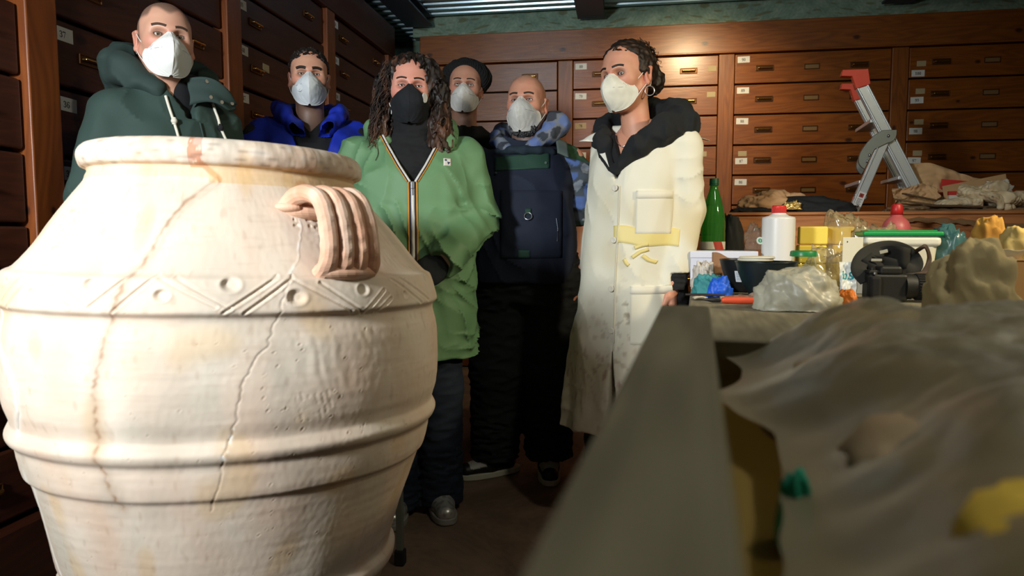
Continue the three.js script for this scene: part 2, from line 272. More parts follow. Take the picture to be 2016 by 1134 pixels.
{
  const B = { post: 0.108, width: 1.028, top: 2.288, pitch: 0.2112, holder: 0.0, cardX: -0.45, pulls: [-0.312, 0.308], cardY: 0.059 };
  const by = (x) => [x, 0, BACK];
  cabinet('back wall drawer cabinet nearest the left corner, behind the bald man and the capped man', by(-0.998), 0, { ...B, first: 70, holder: undefined, pulls: [0.31, -0.31], crownExtra: 0 });
  cabinet('back wall drawer cabinet numbered 80 to 78, behind the woman in the white coat', by(0.141), 0, { ...B, first: 80, cardX: -0.45, holder: undefined, extra: [[0, 0.469, 0.01], [1, 0.466, 0.042], [3, 0.415, 0.048]] });
  cabinet('back wall drawer cabinet numbered 90 to 86, behind the bottle and the ladder', by(1.277), 0, { ...B, first: 90, low: { 3: -0.006 }, extra: [[3, -0.447, 0.046]] });
  cabinet('rightmost dim drawer cabinet on the back wall, numbered 100 to 97', by(2.413), 0, { ...B, first: 100, low: { 0: -0.07, 1: -0.036, 2: -0.03, 3: -0.026 }, extra: [[0, -0.436, -0.008], [1, -0.436, 0.02], [2, -0.436, 0.026], [3, -0.436, 0.028]], endPost: true });
  { const t = thing('cornice_board', 'broad orange-brown board running along the top of the back wall cabinets', 'board', [0.97, 2.288, BACK]); obj('board', bx(4.98, 0.212, 0.05, 0, 0.11, -0.012, 0.005), mWood, t); obj('moulding', bx(4.98, 0.013, 0.062, 0, 0.0085, -0.008, 0.005), mWood, t); }
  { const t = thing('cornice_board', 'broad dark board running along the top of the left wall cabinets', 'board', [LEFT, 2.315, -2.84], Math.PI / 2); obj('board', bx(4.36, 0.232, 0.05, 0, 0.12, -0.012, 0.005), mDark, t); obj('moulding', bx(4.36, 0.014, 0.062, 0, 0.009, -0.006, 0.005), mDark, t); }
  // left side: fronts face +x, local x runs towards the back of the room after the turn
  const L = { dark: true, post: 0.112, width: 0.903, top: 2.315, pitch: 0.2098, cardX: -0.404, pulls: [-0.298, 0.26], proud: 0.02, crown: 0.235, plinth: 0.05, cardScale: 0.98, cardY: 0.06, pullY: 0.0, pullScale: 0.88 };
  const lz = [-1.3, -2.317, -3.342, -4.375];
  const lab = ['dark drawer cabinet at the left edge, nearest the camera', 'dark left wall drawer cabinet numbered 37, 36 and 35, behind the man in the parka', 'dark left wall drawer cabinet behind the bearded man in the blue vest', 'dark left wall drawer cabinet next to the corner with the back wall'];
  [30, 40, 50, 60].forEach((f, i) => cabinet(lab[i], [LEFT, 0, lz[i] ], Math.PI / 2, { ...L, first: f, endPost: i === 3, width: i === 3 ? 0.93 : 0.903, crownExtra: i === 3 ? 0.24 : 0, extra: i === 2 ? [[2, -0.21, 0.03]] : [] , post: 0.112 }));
}
// ------------------------------------------------------------------ the great storage jar
const JAR = [-0.826, 0, -1.378];
{
  // height, radius
  const prof = [[0, 0.2], [0.02, 0.205], [0.1, 0.245], [0.24, 0.303], [0.29, 0.326], [0.312, 0.342], [0.33, 0.344], [0.345, 0.334], [0.38, 0.342], [0.43, 0.354], [0.5, 0.373], [0.545, 0.386], [0.556, 0.39], [0.566, 0.399], [0.6, 0.407], [0.622, 0.411], [0.634, 0.421], [0.645, 0.425], [0.656, 0.421], [0.668, 0.417], [0.7, 0.426], [0.745, 0.431], [0.8, 0.43], [0.84, 0.427], [0.872, 0.42], [0.884, 0.421], [0.893, 0.429], [0.902, 0.429], [0.93, 0.4225], [0.948, 0.4165], [0.9535, 0.413], [0.958, 0.4035], [0.966, 0.3945], [0.985, 0.378], [1.01, 0.359], [1.045, 0.334], [1.08, 0.306], [1.11, 0.282], [1.124, 0.271], [1.13, 0.268], [1.136, 0.266], [1.144, 0.262], [1.15, 0.263], [1.154, 0.272], [1.16, 0.277], [1.172, 0.28], [1.184, 0.277], [1.194, 0.269], [1.2, 0.256], [1.199, 0.244], [1.19, 0.236], [1.16, 0.235], [1.12, 0.245], [1.05, 0.3], [0.9, 0.38], [0.6, 0.38], [0.3, 0.29], [0.05, 0.18], [0.03, 0.1], [0.03, 0]];
  const TOP = prof.findIndex((q) => q[0] === 1.2);
  // smooth outer radius by height
  const radius = (h) => { for (let i = 0; i < TOP; i++) if (h <= prof[i + 1][0]) { const a = prof[Math.max(0, i - 1)], b = prof[i], c = prof[i + 1], d = prof[Math.min(TOP, i + 2)], t = (h - b[0]) / (c[0] - b[0] || 1); const m0 = (c[1] - a[1]) / (c[0] - a[0] || 1) * (c[0] - b[0]), m1 = (d[1] - b[1]) / (d[0] - b[0] || 1) * (c[0] - b[0]), t2 = t * t, t3 = t2 * t; return (2 * t3 - 3 * t2 + 1) * b[1] + (t3 - 2 * t2 + t) * m0 + (3 * t2 - 2 * t3) * c[1] + (t3 - t2) * m1; } return prof[TOP][1]; };
  const R0 = 0.42, D2 = Math.PI / 180;
  const zig = [[0.3, 0.903, 9.1, 0.962], [5.5, 0.896, 14.1, 0.959], [14.4, 0.955, 26.4, 0.905], [18, 0.955, 29.2, 0.902], [27.8, 0.895, 39.6, 0.958], [32, 0.894, 43, 0.957], [42.8, 0.952, 56.5, 0.891], [49.1, 0.946, 59.8, 0.887], [59.8, 0.886, 67.3, 0.928], [64, 0.886, 69.3, 0.911], [-18.9, 0.952, -4.7, 0.902], [-11.4, 0.948, -1, 0.906], [-22.4, 0.95, -30.6, 0.9], [-17.9, 0.95, -26.6, 0.893], [75, 0.95, 89.2, 0.898], [71, 0.95, 84, 0.895], [-34, 0.9, -44, 0.952], [-39, 0.9, -49, 0.952]];
  const dots = [[29.4, 0.944, 1], [43.2, 0.921, 1.05], [15.6, 0.925, 0.8], [-0.3, 0.942, 0.75], [-17, 0.922, 0.65], [60.4, 0.931, 0.8], [75.9, 0.916, 0.6], [-31, 0.935, 0.7]];
  const crackA = [[26.4, 1.122], [16.7, 1.08], [12, 1.032], [9.7, 0.986], [8.6, 0.964], [7.3, 0.943], [5.5, 0.893], [3.8, 0.862], [3, 0.824], [2.6, 0.813], [1.1, 0.775], [0.4, 0.718], [-0.2, 0.675], [-0.8, 0.653], [-0.4, 0.624], [0.4, 0.593], [2, 0.55]];
  const crackB = [[57.2, 1.112], [52.4, 1.068], [48.8, 1.028], [45.9, 0.983], [43.2, 0.964], [40.7, 0.935], [39.5, 0.896], [37.8, 0.865], [36.3, 0.83], [34.6, 0.819], [32, 0.782], [30.3, 0.741], [29.3, 0.697], [28.1, 0.673], [26.8, 0.639], [25.5, 0.592], [23.4, 0.543]];
  const crackC = [[-37, 0.88], [-33.9, 0.826], [-33, 0.821], [-27.2, 0.782], [-23.8, 0.752], [-24.6, 0.706], [-29.1, 0.669]], crackD = [[-33, 0.58], [-36, 0.519], [-37, 0.464], [-36, 0.409], [-33, 0.36]];
  const seg = (p, h, a, b, c, d, w) => { const ax = a * D2 * R0, bx2 = c * D2 * R0, dx = bx2 - ax, dy = d - b, px = p - ax, py = h - b, t = clamp((px * dx + py * dy) / (dx * dx + dy * dy), 0, 1); return Math.hypot(px - t * dx, py - t * dy); };
  const poly = (p, h, l) => { let m = 9; for (let i = 0; i + 1 < l.length; i++) m = Math.min(m, seg(p, h, l[i][0], l[i][1], l[i + 1][0], l[i + 1][1])); return m; };
  const pits = []; for (let i = 0; i < 260; i++) pits.push([rr(-45, 95) * D2 * R0, rr(0.3, 0.9), rr(0.001, 0.0024), rr(0.4, 0.8)]);
  for (let i = 0; i < 60; i++) pits.push([rr(35, 80) * D2 * R0, rr(0.6, 0.95), rr(0.001, 0.0026), 0.8]);
  const cell = 0.02, bins = new Map(); for (const q of pits) { const a = Math.floor(q[0] / cell), b = Math.floor(q[1] / cell); for (let i = -1; i < 2; i++) for (let j = -1; j < 2; j++) { const k = (a + i) * 1000 + b + j; if (!bins.has(k)) bins.set(k, []); bins.get(k).push(q); } }
  const cream = arr(220, 207, 190), pinkish = arr(208, 176, 152), grey = arr(186, 176, 160), ochre = arr(206, 164, 96), brown = arr(150, 112, 82), pinkfill = arr(196, 140, 112), whitefill = arr(232, 226, 216), dark = arr(74, 60, 48);
  const relief = (deg, h) => {                       // displacement outwards, and a colour
    const p = deg * D2 * R0, px = Math.cos(deg * D2), pz = Math.sin(deg * D2);
    let d = 0.0016 * n3(px * 3, h * 4, pz * 3) + 0.0003 * n3(px * 1.6, h * 46, pz * 1.6) + 0.0002 * n3b(px * 26, h * 40, pz * 26) + 0.00007 * n3(px * 110, h * 150, pz * 110);
    let c = mixc(cream, pinkish, clamp(0.42 + 0.55 * fbm(px * 2.2, h * 3, pz * 2.2), 0, 1)); c = mixc(c, grey, 0.55 * ss(fbm(px * 1.7 + 9, h * 2.6, pz * 1.7), 0.05, 0.6)); c = mixc(c, ochre, 0.35 * ss(n3b(px * 3, h * 5, pz * 3), 0.45, 0.9));
    c = mixc(c, brown, 0.1 * ss(n3(px * 4, h * 70, pz * 4), 0.3, 0.95) + 0.2 * ss(n3b(px * 14, h * 18, pz * 14), 0.6, 0.95));
    if (h > 0.865 && h < 0.975) {
      for (const [a, b, e, f] of zig) { const q = seg(p, h, a, b, e, f); if (q < 0.01) { d -= 0.0032 * Math.exp(-((q / 0.0021) ** 2)); d += 0.0009 * Math.exp(-(((q - 0.0048) / 0.0018) ** 2)); } }
      for (const [a, b, s] of dots) { const x = (p - a * D2 * R0) / (0.0155 * s), y = (h - b) / (0.0135 * s), q = Math.hypot(x, y); if (q < 1.6) { d -= 0.0078 * s * (1 - ss(q, 0.45, 1.05)) * (0.75 - 0.35 * x); d += 0.001 * Math.exp(-(((q - 1.15) / 0.22) ** 2)); } }
    }
    let q = poly(p + 0.003 * n3(h * 60, 1, 1), h, crackA); if (q < 0.04) { d -= 0.0013 * Math.exp(-((q / 0.0017) ** 2)) * (0.6 + 0.5 * n3(h * 40, 2, 2)); c = mixc(c, brown, 0.5 * Math.exp(-((q / 0.004) ** 2)) * clamp(0.7 + n3b(h * 50, p * 30, 3), 0.2, 1) + 0.25 * Math.exp(-((q / 0.014) ** 2))); if (h > 0.98) d += 0.0012 * Math.exp(-(((q - 0.006) / 0.004) ** 2)); }
    q = poly(p + 0.003 * n3(h * 50, 5, 1), h, crackB); if (q < 0.03) { const w = h > 0.96 ? 1 : 0; d += (w ? 0.0009 : -0.0012) * Math.exp(-((q / 0.0016) ** 2)); c = mixc(c, w ? whitefill : dark, (w ? 0.85 : 0.4) * Math.exp(-((q / (w ? 0.003 : 0.0016)) ** 2)) * clamp(0.6 + n3(h * 70, p * 30, 9), 0.15, 1)); if (h < 0.69 && h > 0.63) c = mixc(c, whitefill, 0.9 * Math.exp(-((q / 0.005) ** 2)) * ss(n3(p * 90, h * 90, 0), -0.1, 0.3)); }
    q = Math.min(poly(p, h, crackC), poly(p, h, crackD)); if (q < 0.04) { d -= 0.0024 * Math.exp(-((q / 0.003) ** 2)); c = mixc(mixc(c, whitefill, 0.7 * Math.exp(-((q / 0.01) ** 2))), dark, 0.5 * Math.exp(-((q / 0.0015) ** 2))); }
    if (h > 1.145 && deg > 17.6 && deg < 22.5 + 6 * (1.185 - h)) c = mixc(c, pinkfill, ss(n3(p * 80, h * 90, 5), -0.9, -0.3));
    q = seg(p, h, 22.5, 1.15, 28, 1.126); if (q < 0.008) c = mixc(c, pinkfill, 0.9 * (1 - ss(q, 0.004, 0.008)));
    q = Math.hypot((p - 59.5 * D2 * R0) / 0.03, (h - 1.122) / 0.014); if (q < 1) c = mixc(c, pinkfill, 0.9 * (1 - ss(q, 0.7, 1)));
    if (h > 1.12 && h < 1.152 && deg > 24) c = mixc(c, ochre, 0.5); else if (h > 1.13 && h < 1.154) c = mixc(c, ochre, 0.28);
    if (h > 1.15) { c = mixc(c, dark, 0.4 * ss(n3b(px * 5, h * 80, pz * 5), 0.42, 0.85)); c = mixc(c, whitefill, 0.3 * ss(n3(px * 8, h * 40, pz * 8), 0.1, 0.6)); d += 0.0012 * n3(px * 9, h * 30, pz * 9); }
    // worn applied medallion on the left of the shoulder
    { const x = (p + 23.5 * D2 * R0) / 0.056, y = (h - 1.035) / 0.048, e = x * x + y * y; if (e < 1.4) { const k = 1 - ss(e, 0.8, 1.15); d += k * (0.0022 + 0.0036 * (0.35 - Math.abs(n3(p * 34, h * 34, 8))) + 0.0022 * n3b(p * 90, h * 90, 4)); d += 0.003 * Math.exp(-(((Math.sqrt(e) - 1) / 0.06) ** 2)) * (x > 0 ? 1 : 0.2); c = mixc(c, brown, k * 0.35 * ss(n3b(p * 90, h * 90, 4), 0.1, 0.7)); } }
    // scraper marks right of the belly and tool chatter
    if (h > 0.7 && h < 0.86) { const k = ss(deg, 34, 48) * (1 - ss(deg, 66, 76)) * ss(h, 0.7, 0.76) * (1 - ss(h, 0.83, 0.87)); d += k * 0.00045 * Math.sin(p * 230 + h * 40 + 3 * n3(p * 10, h * 10, 0)) * (0.5 + n3b(p * 20, h * 12, 4)); }
    if (h > 0.69 && h < 0.745 && deg > 42 && deg < 52) d -= 0.0008 * Math.max(0, Math.sin(p * 560 + h * 160)) * ss(n3(p * 40, h * 50, 3), -0.2, 0.3);
    // plastered scar left by the handle
    { const e = Math.hypot((deg - 59) / 11, (h - 1.035) / 0.055); if (e < 1) { d += 0.0016 * (1 - e) * n3(p * 45, h * 120, 2); c = mixc(c, grey, 0.4 * (1 - e)); if (h > 1.035) { const l = Math.min(Math.abs(h - 1.058 - 0.002 * n3(p * 60, 0, 0)), Math.abs(h - 1.046 - 0.002 * n3(p * 60, 3, 0))); d -= 0.004 * Math.exp(-((l / 0.0018) ** 2)) * ss(n3(p * 70, h * 30, 6), -0.4, 0.1); } } }
    const b = bins.get(Math.floor(p / cell) * 1000 + Math.floor(h / cell)); if (b) for (const [a, y, r, k] of b) { const e = Math.hypot(p - a, (h - y) * 1.3) / r; if (e < 2.2) { d -= k * r * 0.8 * Math.exp(-e * e); d += 0.25 * r * Math.exp(-(((e - 1.5) / 0.5) ** 2)); c = mixc(c, brown, 0.5 * k * Math.exp(-e * e)); } }
    return [d, c];
  };
  // the old pot is not quite true: it leans and sags a little
  const warp = (x, y, z) => { const s = 0.859 * x - 0.512 * z, t = 0.512 * x + 0.859 * z, k = ss(y, 0, 0.3), lift = -0.026 * s * k + (y > 0.65 ? lerp(0.06, 0, ss(y, 0.65, 1.05)) : 0.06) * k * t, off = -0.012 * ss(y, 0.98, 1.15) - 0.016 * ss(0.6 - y, 0, 0.25) * k; return [x + off * 0.859, y + lift, z - off * 0.512]; };
  const rows = []; for (let h = 0; h < 1.15; h += h < 0.3 ? 0.006 : 0.0024) rows.push([h, radius(h), 1]);
  for (const [h, r] of [[1.15, 0.2632], [1.1515, 0.2655], [1.153, 0.2695], [1.155, 0.273], [1.158, 0.2755], [1.162, 0.2775], [1.167, 0.279], [1.172, 0.2797], [1.177, 0.279], [1.182, 0.2775], [1.187, 0.2745], [1.191, 0.2712], [1.195, 0.267], [1.198, 0.262], [1.2, 0.256]]) rows.push([h, r, 1]);
  for (const [h, r] of prof.slice(TOP + 1)) rows.push([h, r, 0]);
  const angs = []; for (let a = -180; a < 180;) { angs.push(a); const near = a > -66 && a < 124; a += near ? 0.3 : 3; } angs.push(180);
  const nA = angs.length, P = new Float32Array(rows.length * nA * 3), C = new Float32Array(rows.length * nA * 3), I = [];
  rows.forEach(([h, r, out], i) => angs.forEach((a, j) => {
    const [d, c] = out ? relief(a === 180 ? -180 : a, h) : [0, mixc(pinkish, brown, 0.4)], e = r + (out ? d * Math.min(1, h / 0.05) : 0), t = a * D2; P.set(warp(Math.sin(t) * e, h, Math.cos(t) * e), (i * nA + j) * 3); C.set(c, (i * nA + j) * 3);
  }));
  for (let i = 0; i + 1 < rows.length; i++) for (let j = 0; j + 1 < nA; j++) { const a = i * nA + j, b = a + 1, c = a + nA, d = c + 1; I.push(a, b, d, a, d, c); }
  const g = new THREE.BufferGeometry(); g.setAttribute('position', new THREE.BufferAttribute(P, 3)); g.setAttribute('color', new THREE.BufferAttribute(C, 3)); g.setIndex(I); g.computeVertexNormals();
  const mClay = std({ vertexColors: true, roughness: 0.78 });
  const t = thing('storage_jar', 'huge pale clay storage jar with zigzag incised band and ribbed handle, in the left foreground', 'jar', JAR);
  t.rotation.set(0, 0, 0);
  obj('vessel_body', g, mClay, t);
  // strap handle of four joined rolls on the right shoulder
  const strap = [];
  const handle = (az) => {
    const path = [[0.3, 1.076], [0.325, 1.094], [0.355, 1.103], [0.386, 1.103], [0.41, 1.09], [0.421, 1.064], [0.424, 1.03], [0.422, 0.998], [0.414, 0.974], [0.4, 0.962]];
    for (let k = 0; k < 4; k++) {
      const off = (k - 1.5) * 0.0275, c = new THREE.CatmullRomCurve3(path.map(([r, h], i) => V(off * (1 + 0.12 * Math.abs(i - 4) / 5), h + 0.0015 * n3(i, k, 5), r + (k === 0 || k === 3 ? -0.004 : 0))));
      const tg = new THREE.TubeGeometry(c, 60, 0.0158, 14), p = tg.attributes.position;
      for (let i = 0; i < p.count; i++) { const y = p.getY(i), z = p.getZ(i), x = p.getX(i), root = ss(0.998 - y, 0, 0.03), s = 1 + 0.22 * root; p.setXYZ(i, off + (x - off) * s + 0.0006 * n3(x * 60, y * 60, z * 60), y, z + 0.0012 * n3b(x * 40, y * 40, z * 40) - (z - 0.42) * 0.1 * root); }
      tg.computeVertexNormals(); strap.push(tg);
    }
    strap.push(ball(1, 0, 0, 0, 24, 14).scale(0.066, 0.018, 0.028).translate(0, 0.964, 0.402), ball(1, 0, 0, 0, 24, 14).scale(0.056, 0.02, 0.04).translate(0, 1.075, 0.306));
    // a thumbed lug where the strap meets the shoulder
    strap.push(ball(1, 0, 0, 0, 20, 12).scale(0.016, 0.009, 0.026).rotateY(0.5).translate(-0.05, 1.08, 0.314));
    const m = mg(strap); m.rotateY(az); const p = m.attributes.position; for (let i = 0; i < p.count; i++) p.setXYZ(i, ...warp(p.getX(i), p.getY(i), p.getZ(i))); m.computeVertexNormals(); return m;
  };
  const hg = paint(handle(57.5 * D2), (x, y, z) => { let c = mixc(arr(222, 184, 158), arr(204, 152, 122), clamp(0.5 + 0.6 * n3(x * 12, y * 12, z * 12), 0, 1)); return mixc(c, cream, 0.4 * ss(n3b(x * 20, y * 9, z * 20), 0.1, 0.7)); });
  obj('handle', hg, mClay, t, 'ribbed strap handle made of four joined clay rolls');
}
// ------------------------------------------------------------------ people: tools
const curve = (pts) => (y) => {          // smooth curve through [y, value] pairs, y rising
  const n = pts.length; if (y <= pts[0][0]) return pts[0][1]; if (y >= pts[n - 1][0]) return pts[n - 1][1];
  let i = 0; while (y > pts[i + 1][0]) i++; const a = pts[Math.max(0, i - 1)], b = pts[i], c = pts[i + 1], d = pts[Math.min(n - 1, i + 2)], L = c[0] - b[0], t = (y - b[0]) / L;
  const m0 = (c[1] - a[1]) / (c[0] - a[0]) * L, m1 = (d[1] - b[1]) / (d[0] - b[0]) * L, t2 = t * t, t3 = t2 * t; return (2 * t3 - 3 * t2 + 1) * b[1] + (t3 - 2 * t2 + t) * m0 + (3 * t2 - 2 * t3) * c[1] + (t3 - t2) * m1;
};
// trunk from rows [y, half width, half depth, centre z]
function trunk(rows, lo, hi, e = 2.3) {
  const X = curve(rows.map((r) => [r[0], r[4] ?? 0])), A = curve(rows.map((r) => [r[0], r[1]])), B = curve(rows.map((r) => [r[0], r[2]])), Z = curve(rows.map((r) => [r[0], r[3]]));
  return (x, y, z) => { const a = A(y), b = B(y), u = Math.abs(x - X(y)) / a, w = Math.abs(z - Z(y)) / b, d = (Math.pow(Math.pow(u, e) + Math.pow(w, e), 1 / e) - 1) * Math.min(a, b); return smax(d, Math.max(y - hi, lo - y), 0.012); };
}
const chain = (pts, radii, sx = 1, sz = 1, k = 0.02) => uni(pts.slice(1).map((p, i) => bone(pts[i], p, radii[i], radii[i + 1], sx, sz)), k);
function arc(y, rx, rz, cz, r, a0, a1, n = 8, lift = () => 0, rad = () => 1, sy = 1) {        // ring round the neck; angle 0 = back, +/-180 = front
  const P = []; for (let i = 0; i <= n; i++) { const a = lerp(a0, a1, i / n) * Math.PI / 180; P.push([rx * Math.sin(a), y + lift(a), cz - rz * Math.cos(a)]); }
  return uni(P.slice(1).map((p, i) => bone(P[i], p, r * rad(i / n), r * rad((i + 1) / n))), 0.01);
}
function hit(f, x, y, z0 = 0.5, z1 = -0.4, st = 0.006) { let z = z0; while (z > z1 && f(x, y, z) > 0) z -= st; let a = z, b = z + st; for (let i = 0; i < 12; i++) { const m = (a + b) / 2; if (f(x, y, m) > 0) b = m; else a = m; } return a; }
const onto = (f, list, lift = 0.003) => list.map(([x, y]) => V(x, y, hit(f, x, y) + lift));
function dense(list, n = 5) { const o = []; for (let i = 0; i + 1 < list.length; i++) for (let k = 0; k < n; k++) o.push([lerp(list[i][0], list[i + 1][0], k / n), lerp(list[i][1], list[i + 1][1], k / n)]); o.push(list[list.length - 1]); return o; }
const patch = (f, fn, nu, nv, t = 0.003, bow = 0) => sheet((u, v) => { const [x, y] = fn(u, v); return [x, y, hit(f, x, y) + t + bow * Math.sin(u * Math.PI) * Math.sin(v * Math.PI)]; }, nu, nv, t + 0.002);
const ribbon = (f, list, w, t = 0.003) => { const L = dense(list, 4); return sheet((u, v) => { const i = Math.min(L.length - 2, Math.floor(u * (L.length - 1))), k = u * (L.length - 1) - i, dx = L[i + 1][0] - L[i][0], dy = L[i + 1][1] - L[i][1], l = Math.hypot(dx, dy) || 1, x = lerp(L[i][0], L[i + 1][0], k) - dy / l * (v - 0.5) * w, y = lerp(L[i][1], L[i + 1][1], k) + dx / l * (v - 0.5) * w; return [x, y, hit(f, x, y) + t]; }, L.length * 2, 2, t + 0.002); };
const wr = (amp, fx, fy, fz, o = 0) => (x, y, z) => amp * (0.62 * (1 - 2 * Math.abs(n3(x * fx + o, y * fy, z * fz + o))) + 0.38 * n3b(x * fx * 1.7, y * fy * 1.7 + o, z * fz * 1.7));
const folds = (amp, dx, dy, dz, fr, warp, o = 0) => (x, y, z) => { const s = Math.abs(Math.sin((x * dx + y * dy + z * dz) * fr + warp * n3(x * 3 + o, y * 3, z * 3 + o))), m = ss(n3b(x * 4.5 + o, y * 4.5, z * 4.5), -0.35, 0.5); return amp * m * (1 - 2 * Math.pow(s, 0.65)); };

function headField(o) {
  const fm = o.female ? 0.93 : 1, j = o.jaw ?? 1;
  const skull = uni([ell([0, 0.032, -0.014], [0.076, 0.087, 0.098]), ell([0, -0.03, 0.024], [0.064 * fm, 0.088, 0.066]), bone([0, 0.045, 0.03], [0, 0.01, 0.04], 0.055, 0.05, 1.05, 0.95)], 0.035);
  const bits = [bone([-0.056 * fm * j, -0.045, 0], [-0.02, -0.102, 0.056], 0.022, 0.02), bone([0.056 * fm * j, -0.045, 0], [0.02, -0.102, 0.056], 0.022, 0.02), bone([-0.012, -0.104, 0.06], [0.012, -0.104, 0.06], 0.02, 0.02),
    ell([-0.044, -0.022, 0.052], [0.024, 0.024, 0.026]), ell([0.044, -0.022, 0.052], [0.024, 0.024, 0.026]), bone([-0.043, 0.02, 0.066], [-0.013, 0.016, 0.08], 0.011, 0.012), bone([0.043, 0.02, 0.066], [0.013, 0.016, 0.08], 0.011, 0.012)];
  const full = uni([skull, ...bits], 0.022), nose = uni([bone([0, 0.008, 0.082], [0, -0.036, 0.104], 0.0085, 0.0115), ell([-0.012, -0.041, 0.094], [0.009, 0.008, 0.011]), ell([0.012, -0.041, 0.094], [0.009, 0.008, 0.011])], 0.01);
  const lips = uni([bone([-0.021, -0.067, 0.083], [0.021, -0.067, 0.083], 0.0065, 0.0065), bone([-0.018, -0.077, 0.082], [0.018, -0.077, 0.082], 0.007, 0.007)], 0.004);
  const sock = [ell([-0.0315, -0.001, 0.094], [0.019, 0.0125, 0.02]), ell([0.0315, -0.001, 0.094], [0.019, 0.0125, 0.02])], lid = [ell([-0.0315, -0.001, 0.0655], [0.0155, 0.0145, 0.0152]), ell([0.0315, -0.001, 0.0655], [0.0155, 0.0145, 0.0152])];
  const ap = o.eye ?? 0.0052, slit = [ell([-0.0315, -0.0012, 0.086], [0.0125, ap, 0.03]), ell([0.0315, -0.0012, 0.086], [0.0125, ap, 0.03])];
  const ear = (s) => { const a = ell([s * 0.0795, -0.008, -0.016], [0.008, 0.031, 0.019]), b = bone([s * 0.083, 0.02, -0.026], [s * 0.083, -0.034, -0.008], 0.0058, 0.0062), c = bone([s * 0.083, 0.02, -0.026], [s * 0.081, 0.018, 0.0], 0.0056, 0.005), d = ell([s * 0.09, -0.006, -0.013], [0.008, 0.018, 0.01]); return (x, y, z) => smax(smin(a(x, y, z), smin(b(x, y, z), c(x, y, z), 0.006), 0.008), -d(x, y, z), 0.005); };
  const eL = ear(1), eR = ear(-1), nr = o.neck ?? (o.female ? 0.05 : 0.058), neck = bone([0, -0.05, -0.028], [0, -0.26, -0.05], nr, nr * 1.08, 1, 1);
  return (x, y, z) => {
    let d = smin(full(x, y, z), nose(x, y, z), 0.012); if (y < -0.05 && z > 0.04) d = smin(d, lips(x, y, z), 0.005);
    if (z > 0.03 && Math.abs(y) < 0.04) { for (let i = 0; i < 2; i++) d = smax(d, -sock[i](x, y, z), 0.012); for (let i = 0; i < 2; i++) d = smin(d, lid[i](x, y, z), 0.003); for (let i = 0; i < 2; i++) d = smax(d, -slit[i](x, y, z), 0.0015); }
    d = smin(d, neck(x, y, z), 0.03); if (Math.abs(x) > 0.055) d = smin(d, Math.min(eL(x, y, z), eR(x, y, z)), 0.004); return d;
  };
}
// hand: wrist at the origin, fingers along -y, palm towards +z, thumb on +x * side
function handField(side, curl = 0.5, r = 1) {
  const b = [bone([-0.008, -0.012, 0], [-0.012, -0.082, 0], 0.026, 0.03, 1.15, 0.5), bone([0.012, -0.012, 0], [0.014, -0.082, 0.001], 0.025, 0.029, 1.15, 0.5)], fingers = [];
  [[0.031, 0.084, 0.07, 0.0088], [0.0105, 0.09, 0.078, 0.0092], [-0.0105, 0.088, 0.072, 0.0088], [-0.0305, 0.08, 0.056, 0.0078]].forEach(([x, y, l, q], i) => {
    const c = curl * (0.85 + i * 0.12), s = [0.46, 0.3, 0.24].map((k) => k * l); let px = x, py = -y, pz = 0, a = c * 0.5; for (let k = 0; k < 3; k++) { const nx = px + x * 0.06, ny = py - s[k] * Math.cos(a), nz = pz + s[k] * Math.sin(a); fingers.push(bone([px, py, pz], [nx, ny, nz], q * r * (1 - k * 0.08), q * r * (0.93 - k * 0.08))); px = nx; py = ny; pz = nz; a += c * 0.95; }
  });
  const thumb = uni([bone([0.024, -0.028, 0.006], [0.044, -0.058, 0.016], 0.015 * r, 0.0115 * r), bone([0.044, -0.058, 0.016], [0.049, -0.085, 0.026], 0.0112 * r, 0.0105 * r), bone([0.049, -0.085, 0.026], [0.048, -0.106, 0.036], 0.0104 * r, 0.0085 * r)], 0.004);
  const palm = uni(b, 0.012), wrist = bone([0, 0.05, 0], [0, -0.02, 0], 0.026, 0.026, 1.1, 0.8);
  return (x, y, z) => { x *= side; let d = smin(palm(x, y, z), wrist(x, y, z), 0.02), f = 9; for (const g of fingers) f = Math.min(f, g(x, y, z)); return smin(smin(d, f, 0.008), thumb(x, y, z), 0.01); };
}
function mat4(pos, yaw = 0, pitch = 0, roll = 0, s = 1) { return new THREE.Matrix4().compose(V(...pos), new THREE.Quaternion().setFromEuler(new THREE.Euler(pitch, yaw, roll, 'YXZ')), V(s, s, s)); }
